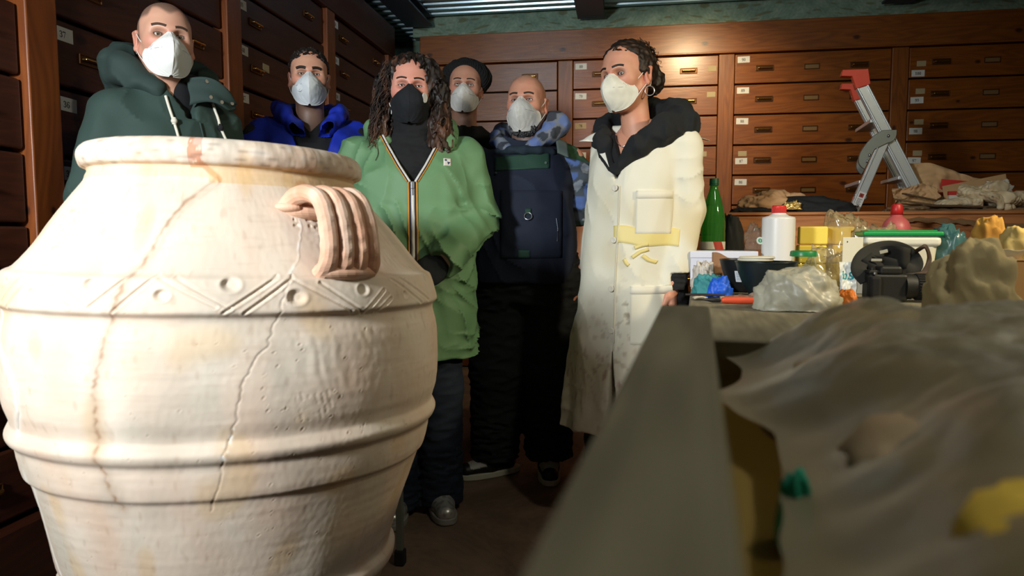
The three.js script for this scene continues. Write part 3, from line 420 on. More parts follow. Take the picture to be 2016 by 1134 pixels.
// The figure: its skin is one mesh; clothes, hair and mask are added as children afterwards
function human(o) {
  const t = thing('person', o.label, 'person', o.pos, o.turn * Math.PI / 180, undefined), k = o.h / 1.75, hs = (o.headScale ?? 1), P = { t, o, k };
  P.headM = mat4([o.head.x ?? 0, o.h - 0.117 * hs, o.head.z ?? 0.035], (o.head.yaw ?? 0) * Math.PI / 180, (o.head.pitch ?? 0) * Math.PI / 180, (o.head.roll ?? 0) * Math.PI / 180, hs);
  P.hf = headField(o);
  const sk = o.skin, red = mixc(sk, arr(196, 92, 78), 0.55), scalp = o.scalp ? mixc(sk, arr(60, 50, 44), o.scalp) : sk, beard = o.beard ? mixc(sk, o.beardColor ?? arr(46, 38, 34), o.beard) : sk;
  const headCol = (x, y, z) => {
    let c = mixc(sk, red, 0.1 + 0.3 * ss(n3(x * 14, y * 14, z * 14), -0.3, 0.8)); c = mixc(c, red, 0.75 * Math.max(1 - Math.hypot((Math.abs(x) - 0.043) / 0.03, (y + 0.03) / 0.024), 0) * (z > 0.02 ? 1 : 0)); if (Math.abs(x) > 0.07 && z < 0.012) c = mixc(c, red, 0.6); if (z > 0.09 && y < 0.01) c = mixc(c, red, 0.5);
    const e = Math.hypot((Math.abs(x) - 0.0315) / 0.024, (y + 0.001) / 0.014); if (z > 0.05 && e < 1.4) c = mixc(c, mixc(sk, arr(90, 50, 44), 0.6), 0.6 * (1 - ss(e, 0.5, 1.4))); const slit = Math.hypot((Math.abs(x) - 0.0315) / 0.0148, (y + 0.001) / ((o.eye ?? 0.0052) + 0.0026)); if (z > 0.06 && slit < 1.1) c = mixc(c, arr(40, 24, 22), 0.75 * (1 - ss(slit, 0.85, 1.1)));
    if (o.scalp) c = mixc(c, scalp, ss(y - (0.062 + 0.02 * ss(Math.abs(x), 0.0, 0.035) - 0.03 * ss(Math.abs(x), 0.04, 0.06)), -0.006, 0.012) * ss(y + (0.12 - z) * 0, 0.02, 0.04) * (o.scalpTop ?? 1) + ss(0.03 - z, 0, 0.02) * ss(y, -0.03, 0.0) * (Math.abs(x) < 0.079 || z < -0.03 ? 1 : 0));
    if (o.beard && z > -0.01 && y < -0.03) c = mixc(c, beard, ss(-y, 0.03, 0.05)); if (o.beard && y < -0.095) c = mixc(c, beard, 0.5); if (y < -0.06 && y > -0.084 && z > 0.085) c = mixc(c, arr(150, 70, 66), 0.6); return c;
  };
  const geos = [net(P.hf, [-0.1, -0.25, -0.13], [0.1, 0.13, 0.13], o.headCell ?? 0.0027, headCol, 0.012).applyMatrix4(P.headM)];
  // trunk, arms and legs
  const A = o.arms, g = o.girth ?? 1, S = [o.sw, 1.425 * k, -0.015], bodyParts = [trunk([[0.86 * k, 0.15 * g, 0.1 * g, 0], [0.98 * k, 0.16 * g, 0.11 * g, 0], [1.1 * k, 0.14 * g, 0.1 * g, 0], [1.3 * k, 0.165 * (o.chest ?? 1), 0.105, -0.005], [1.4 * k, 0.14 * (o.chest ?? 1), 0.085, -0.02], [1.48 * k, 0.06, 0.055, -0.025]], 0.85 * k, 1.5 * k)];
  for (const [sd, a] of [[1, A.L], [-1, A.R]]) bodyParts.push(bone([sd * (o.sw - 0.02), 1.41 * k, -0.015], a.e, 0.046, 0.04), bone(a.e, a.w, 0.041, 0.028));
  for (const sd of [1, -1]) { const f = o.feet?.[sd] ?? [sd * 0.1, 0.02, 0]; bodyParts.push(bone([sd * 0.085 * g, 0.9 * k, 0], [sd * 0.09 + (f[0] - sd * 0.1) * 0.5, 0.48 * k, 0.02 + f[1] * 0.5], 0.082, 0.052), bone([sd * 0.09 + (f[0] - sd * 0.1) * 0.5, 0.48 * k, 0.02 + f[1] * 0.5], [f[0], 0.08, f[1] - 0.02], 0.05, 0.036), bone([f[0], 0.05, f[1] - 0.03], [f[0] + Math.sin(f[2]) * 0.07, 0.04, f[1] + 0.07 * Math.cos(f[2])], 0.03, 0.024)); }
  const bodyF = uni(bodyParts, 0.03); P.bodyF = bodyF; const xr = Math.max(...[A.L, A.R].flatMap((a) => [Math.abs(a.e[0]), Math.abs(a.w[0])])) + 0.08;
  geos.push(net(bodyF, [-xr, -0.02, -0.32], [xr, 1.52 * k, 0.36], 0.0135, (x, y, z) => mixc(sk, red, 0.15 + 0.3 * ss(n3(x * 9, y * 9, z * 9), 0, 0.9)), 0.03));
  P.hands = {};
  for (const [sd, a, key] of [[1, A.L, 'L'], [-1, A.R, 'R']]) {
    const m = mat4(a.w, a.yaw ?? 0, a.pitch ?? 0, a.roll ?? 0, o.handScale ?? (o.female ? 0.93 : 1.02)), hfield = handField(sd * (a.flip ?? 1), a.curl ?? 0.55);
    P.hands[key] = { m, f: hfield }; geos.push(net(hfield, [-0.075, -0.2, -0.06], [0.075, 0.055, 0.1], a.cell ?? 0.0042, (x, y, z) => mixc(sk, red, 0.3 + 0.3 * ss(-y, 0.09, 0.16)), 0.015).applyMatrix4(m));
  }
  obj('body', geos, o.skinMat ?? mSkin, t);
  // eyes, brows
  for (const s of [1, -1]) {
    const eg = paint(new THREE.SphereGeometry(0.0125, 20, 16), (x, y, z) => { const gx = (o.gaze?.[0] ?? 0), gy = (o.gaze?.[1] ?? 0), l = Math.hypot(x / 0.0125 - gx, y / 0.0125 - gy); return z < 0 ? [0.7, 0.66, 0.62] : l < 0.2 ? [0.004, 0.004, 0.004] : l < 0.46 ? o.iris ?? arr(66, 42, 28) : arr(206, 196, 188); });
    const e = obj('eye', eg.translate(s * 0.0315, -0.001, 0.0662), mEye, t); e.applyMatrix4(P.headM);
    const br = []; for (let i = 0; i <= 6; i++) { const u = i / 6, x = s * (0.0125 + 0.037 * u), y = (o.browY ?? 0.0195) + 0.0065 * Math.sin(u * 2.4) - 0.003 * u; br.push(V(x, y, hit(P.hf, x, y, 0.14, 0, 0.002) - 0.0018)); }
    const bt = tube(br, 0.0046 * (o.browW ?? 1), false, 20, 8), p = bt.attributes.position; const b = obj('eyebrow', bt, o.browMat ?? mHair, t); b.applyMatrix4(P.headM);
  }
  return P;
}
const mSkin = phy({ vertexColors: true, roughness: 0.52, sheen: 0.15, sheenRoughness: 0.6, sheenColor: new THREE.Color(0.6, 0.35, 0.28) });
const mEye = phy({ vertexColors: true, roughness: 0.12, clearcoat: 1, clearcoatRoughness: 0.05 });
const mHair = cm(30, 21, 17, 0.62), mHairCurl = std({ vertexColors: true, roughness: 0.55 });
const mMask = VC(0.82), mLoop = cm(226, 222, 214, 0.8);
// folded respirator with a vertical ridge; child of the person, in head coordinates
function respirator(P, o = {}) {
  const sc = o.size ?? 1, ridge = (v) => { const a = [[0, 0.002, 0.101], [0.25, -0.026, 0.131], [0.5, -0.056, 0.144], [0.75, -0.09, 0.133], [1, -0.128, 0.094]]; return [0, curve(a.map((q) => [q[0], q[1]]))(v), curve(a.map((q) => [q[0], q[2]]))(v) * 1]; };
  const E = [[0, 0.006, 0.003, 0.098], [0.12, 0.024, -0.013, 0.088], [0.3, 0.05, -0.03, 0.068], [0.48, 0.067, -0.05, 0.043], [0.64, 0.07, -0.071, 0.032], [0.82, 0.057, -0.105, 0.046], [0.93, 0.034, -0.127, 0.068], [1, 0.006, -0.133, 0.086]];
  const ex = curve(E.map((q) => [q[0], q[1]])), ey = curve(E.map((q) => [q[0], q[2]])), ez = curve(E.map((q) => [q[0], q[3]]));
  const soft = o.soft ?? 0, at = (s, u, v) => { const r = ridge(v), e = [s * ex(v), ey(v), ez(v)], b = Math.sin(Math.PI * Math.pow(u, 0.85)) * Math.sin(Math.PI * clamp(v, 0.04, 0.96)), w = 0.0011 * n3(u * 5, v * 6, s * 3 + (o.seed ?? 0)); return [lerp(r[0], e[0], u) + s * (0.008 + soft) * b + s * 0.3 * w, lerp(r[1], e[1], u), lerp(r[2], e[2], u) + (0.009 + soft) * b + w + (soft ? -soft * 0.9 * Math.exp(-u * u * 20) : 0)]; };
  const c0 = o.color ?? arr(226, 224, 216), c1 = o.color2 ?? c0, mm = o.mat ?? mMask, group = new THREE.Group(); group.name = 'face_mask'; group.applyMatrix4(P.headM.clone().multiply(mat4([0, o.dy ?? 0, 0], 0, 0, 0, sc))); P.t.add(group);
  const panels = [-1, 1].map((s) => paint(sheet((u, v) => { const p = at(s, s < 0 ? 1 - u : u, v); return p; }, 26, 34, 0.0012), (x, y, z) => mixc(c0, c1, 0.5 + 0.5 * n3(x * 30, y * 30, z * 30))));
  obj('panel', panels.map((p) => p), mm, group);
  if (!o.plain) {
    const seam = []; for (let i = 0; i <= 16; i++) { const r = ridge(i / 16); seam.push(V(0, r[1], r[2] + 0.0005)); } obj('seam', tube(seam, 0.0016, false, 50, 6), mLoop, group);
    for (const s of [1, -1]) { const pts = []; for (let i = 0; i <= 24; i++) pts.push(V(s * ex(i / 24), ey(i / 24), ez(i / 24) + 0.0008)); obj('welded_edge', tube(pts, 0.0017, false, 60, 6), mLoop, group); }
    for (const s of [1, -1]) { const q = [0.14, 0.2, 0.26].map((u) => at(s, u + 0.1, 0.17)); obj('nose_wire', tube(q.map((p) => V(p[0], p[1], p[2] + 0.001)), 0.0017, false, 12, 6), cm(184, 186, 188, 0.6), group); }
    for (const s of [1, -1]) obj('weld_mark', tube([0.3, 0.5, 0.7].map((u) => { const p = at(s, u, 0.5); return V(p[0] + s * 0.0006, p[1], p[2] + 0.0012); }), 0.0009, false, 12, 5), cm(150, 152, 156, 0.8), group);
    const st = []; for (let i = 0; i < 3; i++) { const a = at(o.stamp ?? -1, 0.72 + i * 0.07, 0.38), b = at(o.stamp ?? -1, 0.74 + i * 0.07, 0.46); st.push(tube([V(a[0], a[1], a[2] + 0.0014), V((a[0] + b[0]) / 2, (a[1] + b[1]) / 2, (a[2] + b[2]) / 2 + 0.0016), V(b[0], b[1], b[2] + 0.0014)], 0.0011, false, 6, 5)); } obj('printed_mark', st, cm(120, 132, 150, 0.8), group);
  }
  if (o.valve) { const p = at(-1, 0.4, 0.6), v = cyl(0.0145, 0.017, 0.006, 0, 0, 0, 28); v.rotateX(Math.PI / 2).rotateY(-0.65); const w = cyl(0.009, 0.0105, 0.0035, 0, 0.004, 0, 24); w.rotateX(Math.PI / 2).rotateY(-0.65); const m = mg([v, w]).translate(p[0] - 0.001, p[1], p[2] + 0.002); obj('valve', m, cm(214, 220, 224, 0.5), group); }
  for (const s of [1, -1]) for (const [v, y2] of [[0.42, 0.022], [0.74, -0.036]]) { const e = [s * ex(v), ey(v), ez(v)]; obj('ear_loop', tube([V(e[0], e[1], e[2]), V(s * 0.0775, lerp(e[1], y2, 0.55), 0.018), V(s * 0.0815, y2, -0.012), V(s * 0.0775, y2 - 0.004, -0.034), V(s * 0.078, -0.008, -0.04)], o.loop ?? 0.0016, false, 24, 6), o.loopMat ?? mLoop, group); }
  return { group, at };
}
const garment = (P, name, f, lo, hi, cell, mat, color, label) => obj(name, net(f, lo, hi, cell, color, 0.035), mat, P.t, label);
// two trouser legs; hem in metres, radii at hip, knee, ankle
function trousers(P, mat, R, hem, cell = 0.012, amp = 0.006, z0 = 0) {
  const { k, o } = P, g = o.girth ?? 1, legs = [1, -1].map((s) => { const f = o.feet?.[s] ?? [s * 0.1, 0.02, 0]; const kn = [s * 0.1 + (f[0] - s * 0.1) * 0.5, 0.48 * k, 0.02 + f[1] * 0.5]; return uni([bone([s * 0.085 * g, 0.86 * k, 0], kn, R[0], R[1]), bone(kn, [f[0], hem, f[1] - 0.02], R[1], R[2])], 0.03); });
  const hip = trunk([[0.74 * k, 0.15 * g, 0.12 * g, 0], [0.86 * k, 0.19 * g, 0.14 * g, 0], [0.98 * k, 0.18 * g, 0.13 * g, 0]], 0.78 * k, 1.0 * k), w1 = wr(amp, 7, 16, 7, 3), w2 = wr(amp * 1.3, 8, 26, 8, 9);
  const f = (x, y, z) => { const l = Math.min(legs[0](x, y, z), legs[1](x, y, z)); let d = smin(l, hip(x, y, z), 0.04) - (y < 0.25 ? w2(x, y, z) * 1.2 : w1(x, y, z)); return smax(d, hem - y + 0.006 * n3(x * 20, 0, z * 20), 0.006); };
  garment(P, 'trousers', f, [-0.34, hem - 0.03, -0.26], [0.34, 1.01 * k, 0.3], cell, mat); return f;
}
function shoe(P, s, o) {
  const f = P.o.feet?.[s] ?? [s * 0.1, 0.02, 0], L = o.len ?? 0.27, up = uni([bone([0, 0.052, -0.055], [0, 0.05, 0.03], 0.04, 0.042, 0.86, 1), bone([0, 0.045, 0.03], [0, 0.036, L * 0.46], 0.04, 0.031, 1.08, 1), bone([0, 0.07, -0.045], [0, o.high ?? 0.1, -0.05], 0.039, 0.036, 0.95, 1.1)], 0.03);
  const cut = (x, y, z) => smax(smax(up(x, y, z), 0.018 - y, 0.004), y - (o.high ?? 0.1) - 0.012 + 0.1 * Math.max(0, z), 0.006), r = new THREE.Matrix4().makeRotationY(f[2]).setPosition(f[0], 0, f[1]);
  const g = new THREE.Group(); g.name = 'shoe'; g.applyMatrix4(r); P.t.add(g);
  obj('upper', net(cut, [-0.07, 0.0, -0.12], [0.07, 0.16, 0.19], 0.0045, o.color, 0.02), VC(o.rough ?? 0.55, o.mat ?? {}), g);
  const sole = (x, y, z) => { const w = 0.043 + 0.006 * ss(z, -0.05, 0.1), zc = z - 0.022, e = Math.pow(Math.pow(Math.abs(x) / w, 2.6) + Math.pow(Math.abs(zc) / (L * 0.5), 2.6), 1 / 2.6); return smax((e - 1) * w, Math.abs(y - 0.014) - 0.0135, 0.005); };
  obj('sole', net(sole, [-0.065, -0.008, -0.15], [0.065, 0.04, 0.2], 0.0045, undefined, 0.02), o.sole, g);
}
// ------------------------------------------------------------------ the six people
const D = Math.PI / 180;
const side = (k, x = 0.25) => ({ L: { e: [x, 1.12 * k, -0.03], w: [x + 0.01, 0.87 * k, 0.05], yaw: -1.4 }, R: { e: [-x, 1.12 * k, -0.03], w: [-x - 0.01, 0.87 * k, 0.05], yaw: 1.4 } });
const sleeve = (S, a, r, k = 0.03) => uni([bone(S, a.e, r[0], r[1]), bone(a.e, a.w, r[1] * 0.97, r[2])], k);
const mBlackCloth = cm(20, 21, 24, 0.92), mBlackTrouser = cm(24, 28, 31, 0.9), mSteel = std({ color: lin(190, 192, 196), metalness: 1, roughness: 0.3 });
const soleWhite = cm(206, 202, 182, 0.7), soleDark = cm(30, 28, 26, 0.8);
const plain = (c) => () => c;

// 1: man in the dark green parka at the far left
{
  const P = human({ label: 'man with shaved head in a dark green parka, standing behind the jar at the left', pos: [-1.376, 0, -1.95], turn: 62, h: 1.704, sw: 0.165, head: { yaw: -17, pitch: -4, roll: -1, z: 0.05, x: -0.034 }, headScale: 0.925, arms: side(0.98, 0.215), skin: arr(214, 164, 138), scalp: 0.72, eye: 0.0046, browMat: cm(70, 50, 38, 0.8), iris: arr(84, 66, 44), gaze: [-0.05, -0.05] });
  const green = cm(46, 66, 60, 0.82), green2 = cm(40, 58, 54, 0.82), w = wr(0.008, 6, 3, 6, 2), w2 = folds(0.005, 0.8, 0.6, 0.5, 30, 2.6, 5);
  trousers(P, cm(34, 36, 42, 0.9), [0.1, 0.075, 0.065], 0.06, 0.016);
  for (const s of [1, -1]) shoe(P, s, { color: plain(arr(40, 36, 32)), sole: soleDark });
  const tr = trunk([[0.68, 0.22, 0.17, 0], [0.95, 0.205, 0.165, 0.01], [1.15, 0.195, 0.155, 0.01], [1.28, 0.19, 0.145, 0], [1.37, 0.16, 0.125, -0.01], [1.43, 0.118, 0.105, -0.012], [1.5, 0.1, 0.1, -0.01]], 0.7, 1.47), A = P.o.arms;
  const sl = uni([sleeve([0.16, 1.345, -0.01], A.L, [0.075, 0.07, 0.06]), sleeve([-0.16, 1.345, -0.01], A.R, [0.075, 0.07, 0.06])], 0.01);
  const f = (x, y, z) => smin(tr(x, y, z), sl(x, y, z), 0.05) - w(x, y, z) - w2(x, y, z);
  const cutV = (x, y, z) => Math.max(Math.abs(x) - (0.012 + Math.max(0, y - 1.36) * 0.55), -z + 0.02, 1.34 - y);
  garment(P, 'parka', (x, y, z) => smax(f(x, y, z), -cutV(x, y, z), 0.008), [-0.42, 0.66, -0.3], [0.42, 1.52, 0.34], 0.009, green);
  const hood = arc(1.46, 0.118, 0.12, -0.03, 0.05, -142, 142, 12, (a) => 0.055 * Math.cos(a / 2) ** 2 - 0.06 * Math.max(0, -Math.cos(a)), (u) => 0.55 + 0.75 * Math.sin(u * Math.PI)), bag = uni([ell([0, 1.45, -0.15], [0.12, 0.1, 0.06]), ell([-0.08, 1.5, -0.09], [0.05, 0.07, 0.05])], 0.04), hole = bone([0, 1.3, -0.03], [0, 1.66, 0.0], 0.07, 0.09), wh = wr(0.009, 8, 9, 8, 7);
  garment(P, 'hood', (x, y, z) => smax(smin(hood(x, y, z), bag(x, y, z), 0.03) - wh(x, y, z), -hole(x, y, z), 0.01), [-0.25, 1.26, -0.32], [0.25, 1.66, 0.2], 0.0075, green2);
  const scarf = bone([0, 1.36, 0.0], [0, 1.52, 0.01], 0.088, 0.072); garment(P, 'shirt_collar', (x, y, z) => Math.max(scarf(x, y, z), y - 1.5 + 0.3 * z), [-0.11, 1.28, -0.12], [0.11, 1.54, 0.11], 0.008, mBlackCloth);
  const cord = cm(222, 216, 200, 0.75), top = (x, y, z) => Math.min(f(x, y, z), hood(x, y, z) - wh(x, y, z));
  const flapAt = (u, v) => { const px = lerp(0.0, 0.14, u), wd = 0.04 * (1 - ss(u, 0.72, 1.05) * 0.75), y = 1.42 - 0.01 * u + (v - 0.5) * 2 * wd * (1 - 0.35 * u) + 0.012 * Math.sin(u * 5), z = 0.112 + 0.07 * Math.sin(u * 1.6) - 0.05 * u * u + 0.006 * Math.sin(v * 6 + u * 3); return [px, y, z]; }, flap = sheet(flapAt, 18, 10, 0.006);
  obj('storm_flap', flap, green2, P.t);
  obj('snap_button', [[0.86, 0.5], [0.3, 0.85], [0.34, 0.2], [0.56, 0.16]].map(([u, v]) => { const [x, y, z] = flapAt(u, v); return cyl(0.0056, 0.0056, 0.004, 0, 0, 0, 16).rotateX(Math.PI / 2).translate(x, y, z + 0.001); }), mSteel, P.t);
  for (const [x0, x1] of [[-0.062, -0.05], [0.085, 0.12]]) { const L = dense([[x0, 1.4], [x0 + 0.003, 1.33], [x1, 1.24], [x1 + (x1 > 0 ? 0.02 : 0.004), 1.1]], 5); obj('drawstring', tube(onto(top, L, 0.005), 0.0042, false, 60, 8), cord, P.t); const q = onto(top, [[x0 + 0.003, 1.325]], 0.009)[0]; obj('toggle', mg([ball(0.009, q.x, q.y, q.z), cyl(0.006, 0.006, 0.02, q.x, q.y, q.z, 12)]), x0 < 0 ? cord : mBlackCloth, P.t); }
  obj('fly_seam', tube(onto(f, dense([[0.02, 1.33], [0.03, 1.2], [0.032, 1.02]], 6), 0.002), 0.003, false, 40, 6), green2, P.t);
  for (const c of P.t.children) if (!['body', 'eye', 'eyebrow', 'trousers', 'shoe'].includes(c.name)) c.position.y += 0.03;
  respirator(P, { seed: 1, size: 0.99, color: arr(232, 232, 228), stamp: -1 });
}
// 2: bearded man in the blue vest
{
  const P = human({ label: 'bearded dark-haired man in a bright blue padded vest over a black top', pos: [-1.228, 0, -2.6], turn: 25, h: 1.735, sw: 0.2, head: { yaw: 0, pitch: -3, roll: 0, z: 0.045 }, headScale: 0.9, arms: side(0.99, 0.27), skin: arr(206, 156, 130), beard: 0.72, browW: 1.35, eye: 0.0038, browY: 0.018 });
  trousers(P, cm(30, 34, 48, 0.9), [0.1, 0.075, 0.065], 0.06, 0.016); for (const s of [1, -1]) shoe(P, s, { color: plain(arr(40, 36, 32)), sole: soleDark });
  const A = P.o.arms, skull = ell([0, 0.032, -0.014], [0.079, 0.09, 0.101]);
  const hairF = (x, y, z) => smax(skull(x, y, z) - 0.009 * ss(y, -0.02, 0.1) - 0.0035 * n3(x * 70, y * 70, z * 70) - 0.004 * n3b(x * 34, y * 34, z * 34), z - (-0.03 + 0.06 * ss(y, -0.04, -0.01) + 0.0 + 0.22 * ss(y, 0.058 + 0.012 * Math.cos(x * 50), 0.092)), 0.006);
  const h = net((x, y, z) => smax(hairF(x, y, z), -y - 0.075, 0.01), [-0.11, -0.1, -0.14], [0.11, 0.16, 0.13], 0.004, undefined, 0.02); h.applyMatrix4(P.headM); obj('hair', h, mHair, P.t);
  const sw = trunk([[0.8, 0.2, 0.13, 0], [1.1, 0.19, 0.13, 0], [1.3, 0.19, 0.13, 0], [1.4, 0.14, 0.1, -0.015], [1.46, 0.085, 0.08, -0.02], [1.53, 0.072, 0.072, -0.015]], 0.8, 1.49), sl = uni([sleeve([0.19, 1.36, -0.01], A.L, [0.07, 0.062, 0.05]), sleeve([-0.19, 1.36, -0.01], A.R, [0.07, 0.062, 0.05])], 0.01), ws = wr(0.006, 9, 9, 9, 1), vn = (x, y, z) => Math.max(Math.abs(x) - Math.max(0, (y - 1.385)) * 0.85, -z + 0.0, 1.38 - y);
  garment(P, 'sweatshirt', (x, y, z) => smax(smin(sw(x, y, z), sl(x, y, z), 0.04) - ws(x, y, z), -vn(x, y, z), 0.005), [-0.38, 0.78, -0.24], [0.38, 1.54, 0.25], 0.009, mBlackCloth);
  const v = trunk([[0.88, 0.225, 0.165, 0], [1.1, 0.225, 0.168, 0.005], [1.28, 0.225, 0.16, 0], [1.38, 0.195, 0.135, -0.01], [1.43, 0.125, 0.11, -0.015], [1.54, 0.112, 0.112, -0.015]], 0.88, 1.5), cap = uni([bone([0.17, 1.385, -0.01], [0.225, 1.35, -0.005], 0.058, 0.056), bone([-0.17, 1.385, -0.01], [-0.225, 1.35, -0.005], 0.055, 0.05)], 0.01), ww = wr(0.008, 8, 6, 8, 4);
  const quilt = (x, y, z) => 0.006 * Math.abs(Math.sin((y - 1.39) * Math.PI / 0.105)) ** 0.6, hole = bone([0, 1.38, -0.01], [0, 1.62, 0.0], 0.082, 0.098), open = (x, y, z) => Math.max(Math.abs(x - 0.008) - (0.004 + Math.max(0, y - 1.16) * 0.33), -z, 1.15 - y), arms = uni([bone([0.245, 1.27, -0.01], [0.29, 1.0, 0], 0.055, 0.08), bone([-0.245, 1.27, -0.01], [-0.29, 1.0, 0], 0.055, 0.08)], 0.01);
  const f = (x, y, z) => smin(v(x, y, z), cap(x, y, z), 0.05) - quilt(x, y, z) - ww(x, y, z);
  garment(P, 'vest', (x, y, z) => smax(smax(smax(f(x, y, z), -hole(x, y, z), 0.012), -open(x, y, z), 0.012), -arms(x, y, z), 0.012), [-0.36, 0.85, -0.26], [0.36, 1.55, 0.28], 0.008, phy({ color: lin(30, 52, 178), roughness: 0.5, sheen: 0.3, sheenRoughness: 0.5 }));
  obj('zip', tube(onto(f, dense([[0.008, 1.15], [0.01, 1.02], [0.008, 0.9]], 6), 0.002), 0.004, false, 40, 6), cm(20, 26, 60, 0.5), P.t);
  obj('hood_collar', net((x, y, z) => arcs2(x, y, z) - 0.006 * n3(x * 16, y * 16, z * 16), [-0.2, 1.36, -0.22], [0.2, 1.58, 0.14], 0.008), phy({ color: lin(30, 52, 178), roughness: 0.5 }), P.t);
  for (const c of P.t.children) if (['vest', 'hood_collar', 'sweatshirt', 'zip'].includes(c.name)) c.position.y += 0.034;
  respirator(P, { seed: 2, size: 1.0, valve: true, stamp: 1, color: arr(214, 220, 224) });
}
function arcs2(x, y, z) { arcs2.f ??= chain([[-0.016, 1.335, 0.15], [-0.058, 1.405, 0.112], [-0.1, 1.46, 0.05], [-0.112, 1.485, -0.03], [-0.075, 1.49, -0.105], [0.0, 1.49, -0.125], [0.08, 1.49, -0.105], [0.118, 1.485, -0.03], [0.108, 1.46, 0.05], [0.07, 1.405, 0.112], [0.03, 1.335, 0.15]], [0.016, 0.026, 0.03, 0.032, 0.032, 0.032, 0.032, 0.032, 0.03, 0.026, 0.016], 1, 1, 0.02); return arcs2.f(x, y, z); }
// 3: woman in the green jacket
{
  const arms = { L: { e: [0.235, 1.09, 0.0], w: [0.115, 0.945, 0.21], yaw: 3.14, roll: 0.95, pitch: 0.25, curl: 0.9, cell: 0.0035 }, R: { e: [-0.24, 1.08, 0.0], w: [-0.13, 0.9, 0.19], yaw: 3.14, roll: -0.9, curl: 0.9 } };
  const P = human({ label: 'woman with long curly dark hair in a green zipped jacket and black mask', pos: [-0.755, 0, -2.42], turn: 17.5, h: 1.64, sw: 0.185, female: true, head: { yaw: 0, pitch: -3, roll: -2, z: 0.045, x: -0.004 }, headScale: 0.92, arms, skin: arr(222, 158, 138), eye: 0.003, browW: 0.85, feet: { 1: [0.09, 0.04, 0.15], '-1': [-0.07, 0.06, -0.1] } });
  trousers(P, cm(24, 34, 52, 0.85), [0.095, 0.078, 0.085], 0.03, 0.01, 0.005);
  for (const s of [1, -1]) shoe(P, s, { len: 0.25, color: (x, y, z) => mixc(arr(206, 204, 198), arr(160, 156, 148), ss(n3(x * 40, y * 40, z * 40), 0, 0.8)), rough: 0.3, mat: { metalness: 0.55 }, sole: cm(150, 148, 140, 0.7) });
  const tr = trunk([[0.56, 0.235, 0.165, 0.005], [0.75, 0.232, 0.165, 0.005], [0.95, 0.222, 0.165, 0.005], [1.12, 0.215, 0.165, 0.01], [1.24, 0.212, 0.155, 0.005], [1.32, 0.19, 0.13, -0.01], [1.38, 0.13, 0.105, -0.02], [1.44, 0.1, 0.095, -0.025]], 0.5, 1.41);
  const sl = uni([sleeve([0.185, 1.3, -0.015], arms.L, [0.082, 0.078, 0.06]), sleeve([-0.185, 1.3, -0.015], arms.R, [0.082, 0.078, 0.06])], 0.01), w1 = wr(0.007, 7, 4, 7, 11), w2 = folds(0.0075, 0.5, 1, 0.5, 44, 3.2, 12), w3 = folds(0.0046, 1, 0.5, 0.4, 44, 3.2, 8);
  const body = (x, y, z) => smin(tr(x, y, z), sl(x, y, z), 0.035) - w1(x, y, z) - w3(x, y, z) - w2(x, y, z) * (0.25 + 0.75 * ss(Math.abs(x), 0.14, 0.2)) - 0.002 * Math.abs(Math.sin((y - 0.62) * Math.PI / 0.17));
  const V1 = (y) => 0.004 + Math.pow(Math.max(0, y - 1.205), 0.9) * 0.46, cut = (x, y, z) => Math.max(Math.abs(x) - V1(y), -z + 0.01, 1.2 - y), cbL = bone([0.06, 0.912, 0.27], [0.0, 0.88, 0.34], 0.066, 0.07), cbR = bone([-0.085, 0.875, 0.245], [-0.02, 0.84, 0.32], 0.066, 0.07), cuffL = (x, y, z) => -cbL(x, y, z), cuffR = (x, y, z) => -cbR(x, y, z);
  const f = (x, y, z) => smax(smax(smax(body(x, y, z), 0.585 - y + 0.004 * n3(x * 12, 0, z * 12), 0.008), -cut(x, y, z), 0.008), Math.max(cuffL(x, y, z), cuffR(x, y, z)), 0.006);
  const mG = phy({ color: lin(102, 142, 102), roughness: 0.62, sheen: 0.25, sheenRoughness: 0.5, sheenColor: new THREE.Color(0.5, 0.6, 0.45) });
  garment(P, 'jacket', f, [-0.36, 0.55, -0.24], [0.36, 1.45, 0.36], 0.0075, mG);
  const hd = chain([[-0.1, 1.345, 0.07], [-0.125, 1.4, 0.0], [-0.1, 1.42, -0.09], [0, 1.43, -0.13], [0.1, 1.42, -0.09], [0.125, 1.4, 0.0], [0.12, 1.345, 0.075]], [0.03, 0.04, 0.05, 0.055, 0.05, 0.042, 0.034], 1, 1, 0.015), nk = bone([0, 1.3, -0.02], [0, 1.55, 0], 0.07, 0.09), wh = wr(0.008, 12, 12, 12, 3);
  garment(P, 'hood', (x, y, z) => smax(hd(x, y, z) - wh(x, y, z), -nk(x, y, z), 0.01), [-0.22, 1.25, -0.24], [0.22, 1.52, 0.16], 0.0075, mG);
  const under = trunk([[1.0, 0.18, 0.13, 0], [1.28, 0.17, 0.13, 0], [1.36, 0.13, 0.1, -0.015], [1.4, 0.085, 0.085, -0.02], [1.46, 0.068, 0.07, -0.008], [1.53, 0.066, 0.075, 0.012], [1.56, 0.066, 0.08, 0.016]], 1.0, 1.545), gaiter = bone([0, 1.36, 0.02], [0, 1.45, 0.05], 0.074, 0.068), wu = wr(0.006, 8, 22, 8, 2);
  garment(P, 'roll_neck_top', (x, y, z) => smin(under(x, y, z), smax(gaiter(x, y, z), y - 1.475, 0.01), 0.03) - wu(x, y, z), [-0.22, 1.0, -0.18], [0.22, 1.58, 0.19], 0.009, mBlackCloth);
  const white = cm(214, 212, 206, 0.5), gold = cm(206, 140, 44, 0.6), navy = cm(34, 36, 58, 0.6), both = (x, y, z) => Math.min(body(x, y, z), hd(x, y, z) - wh(x, y, z));
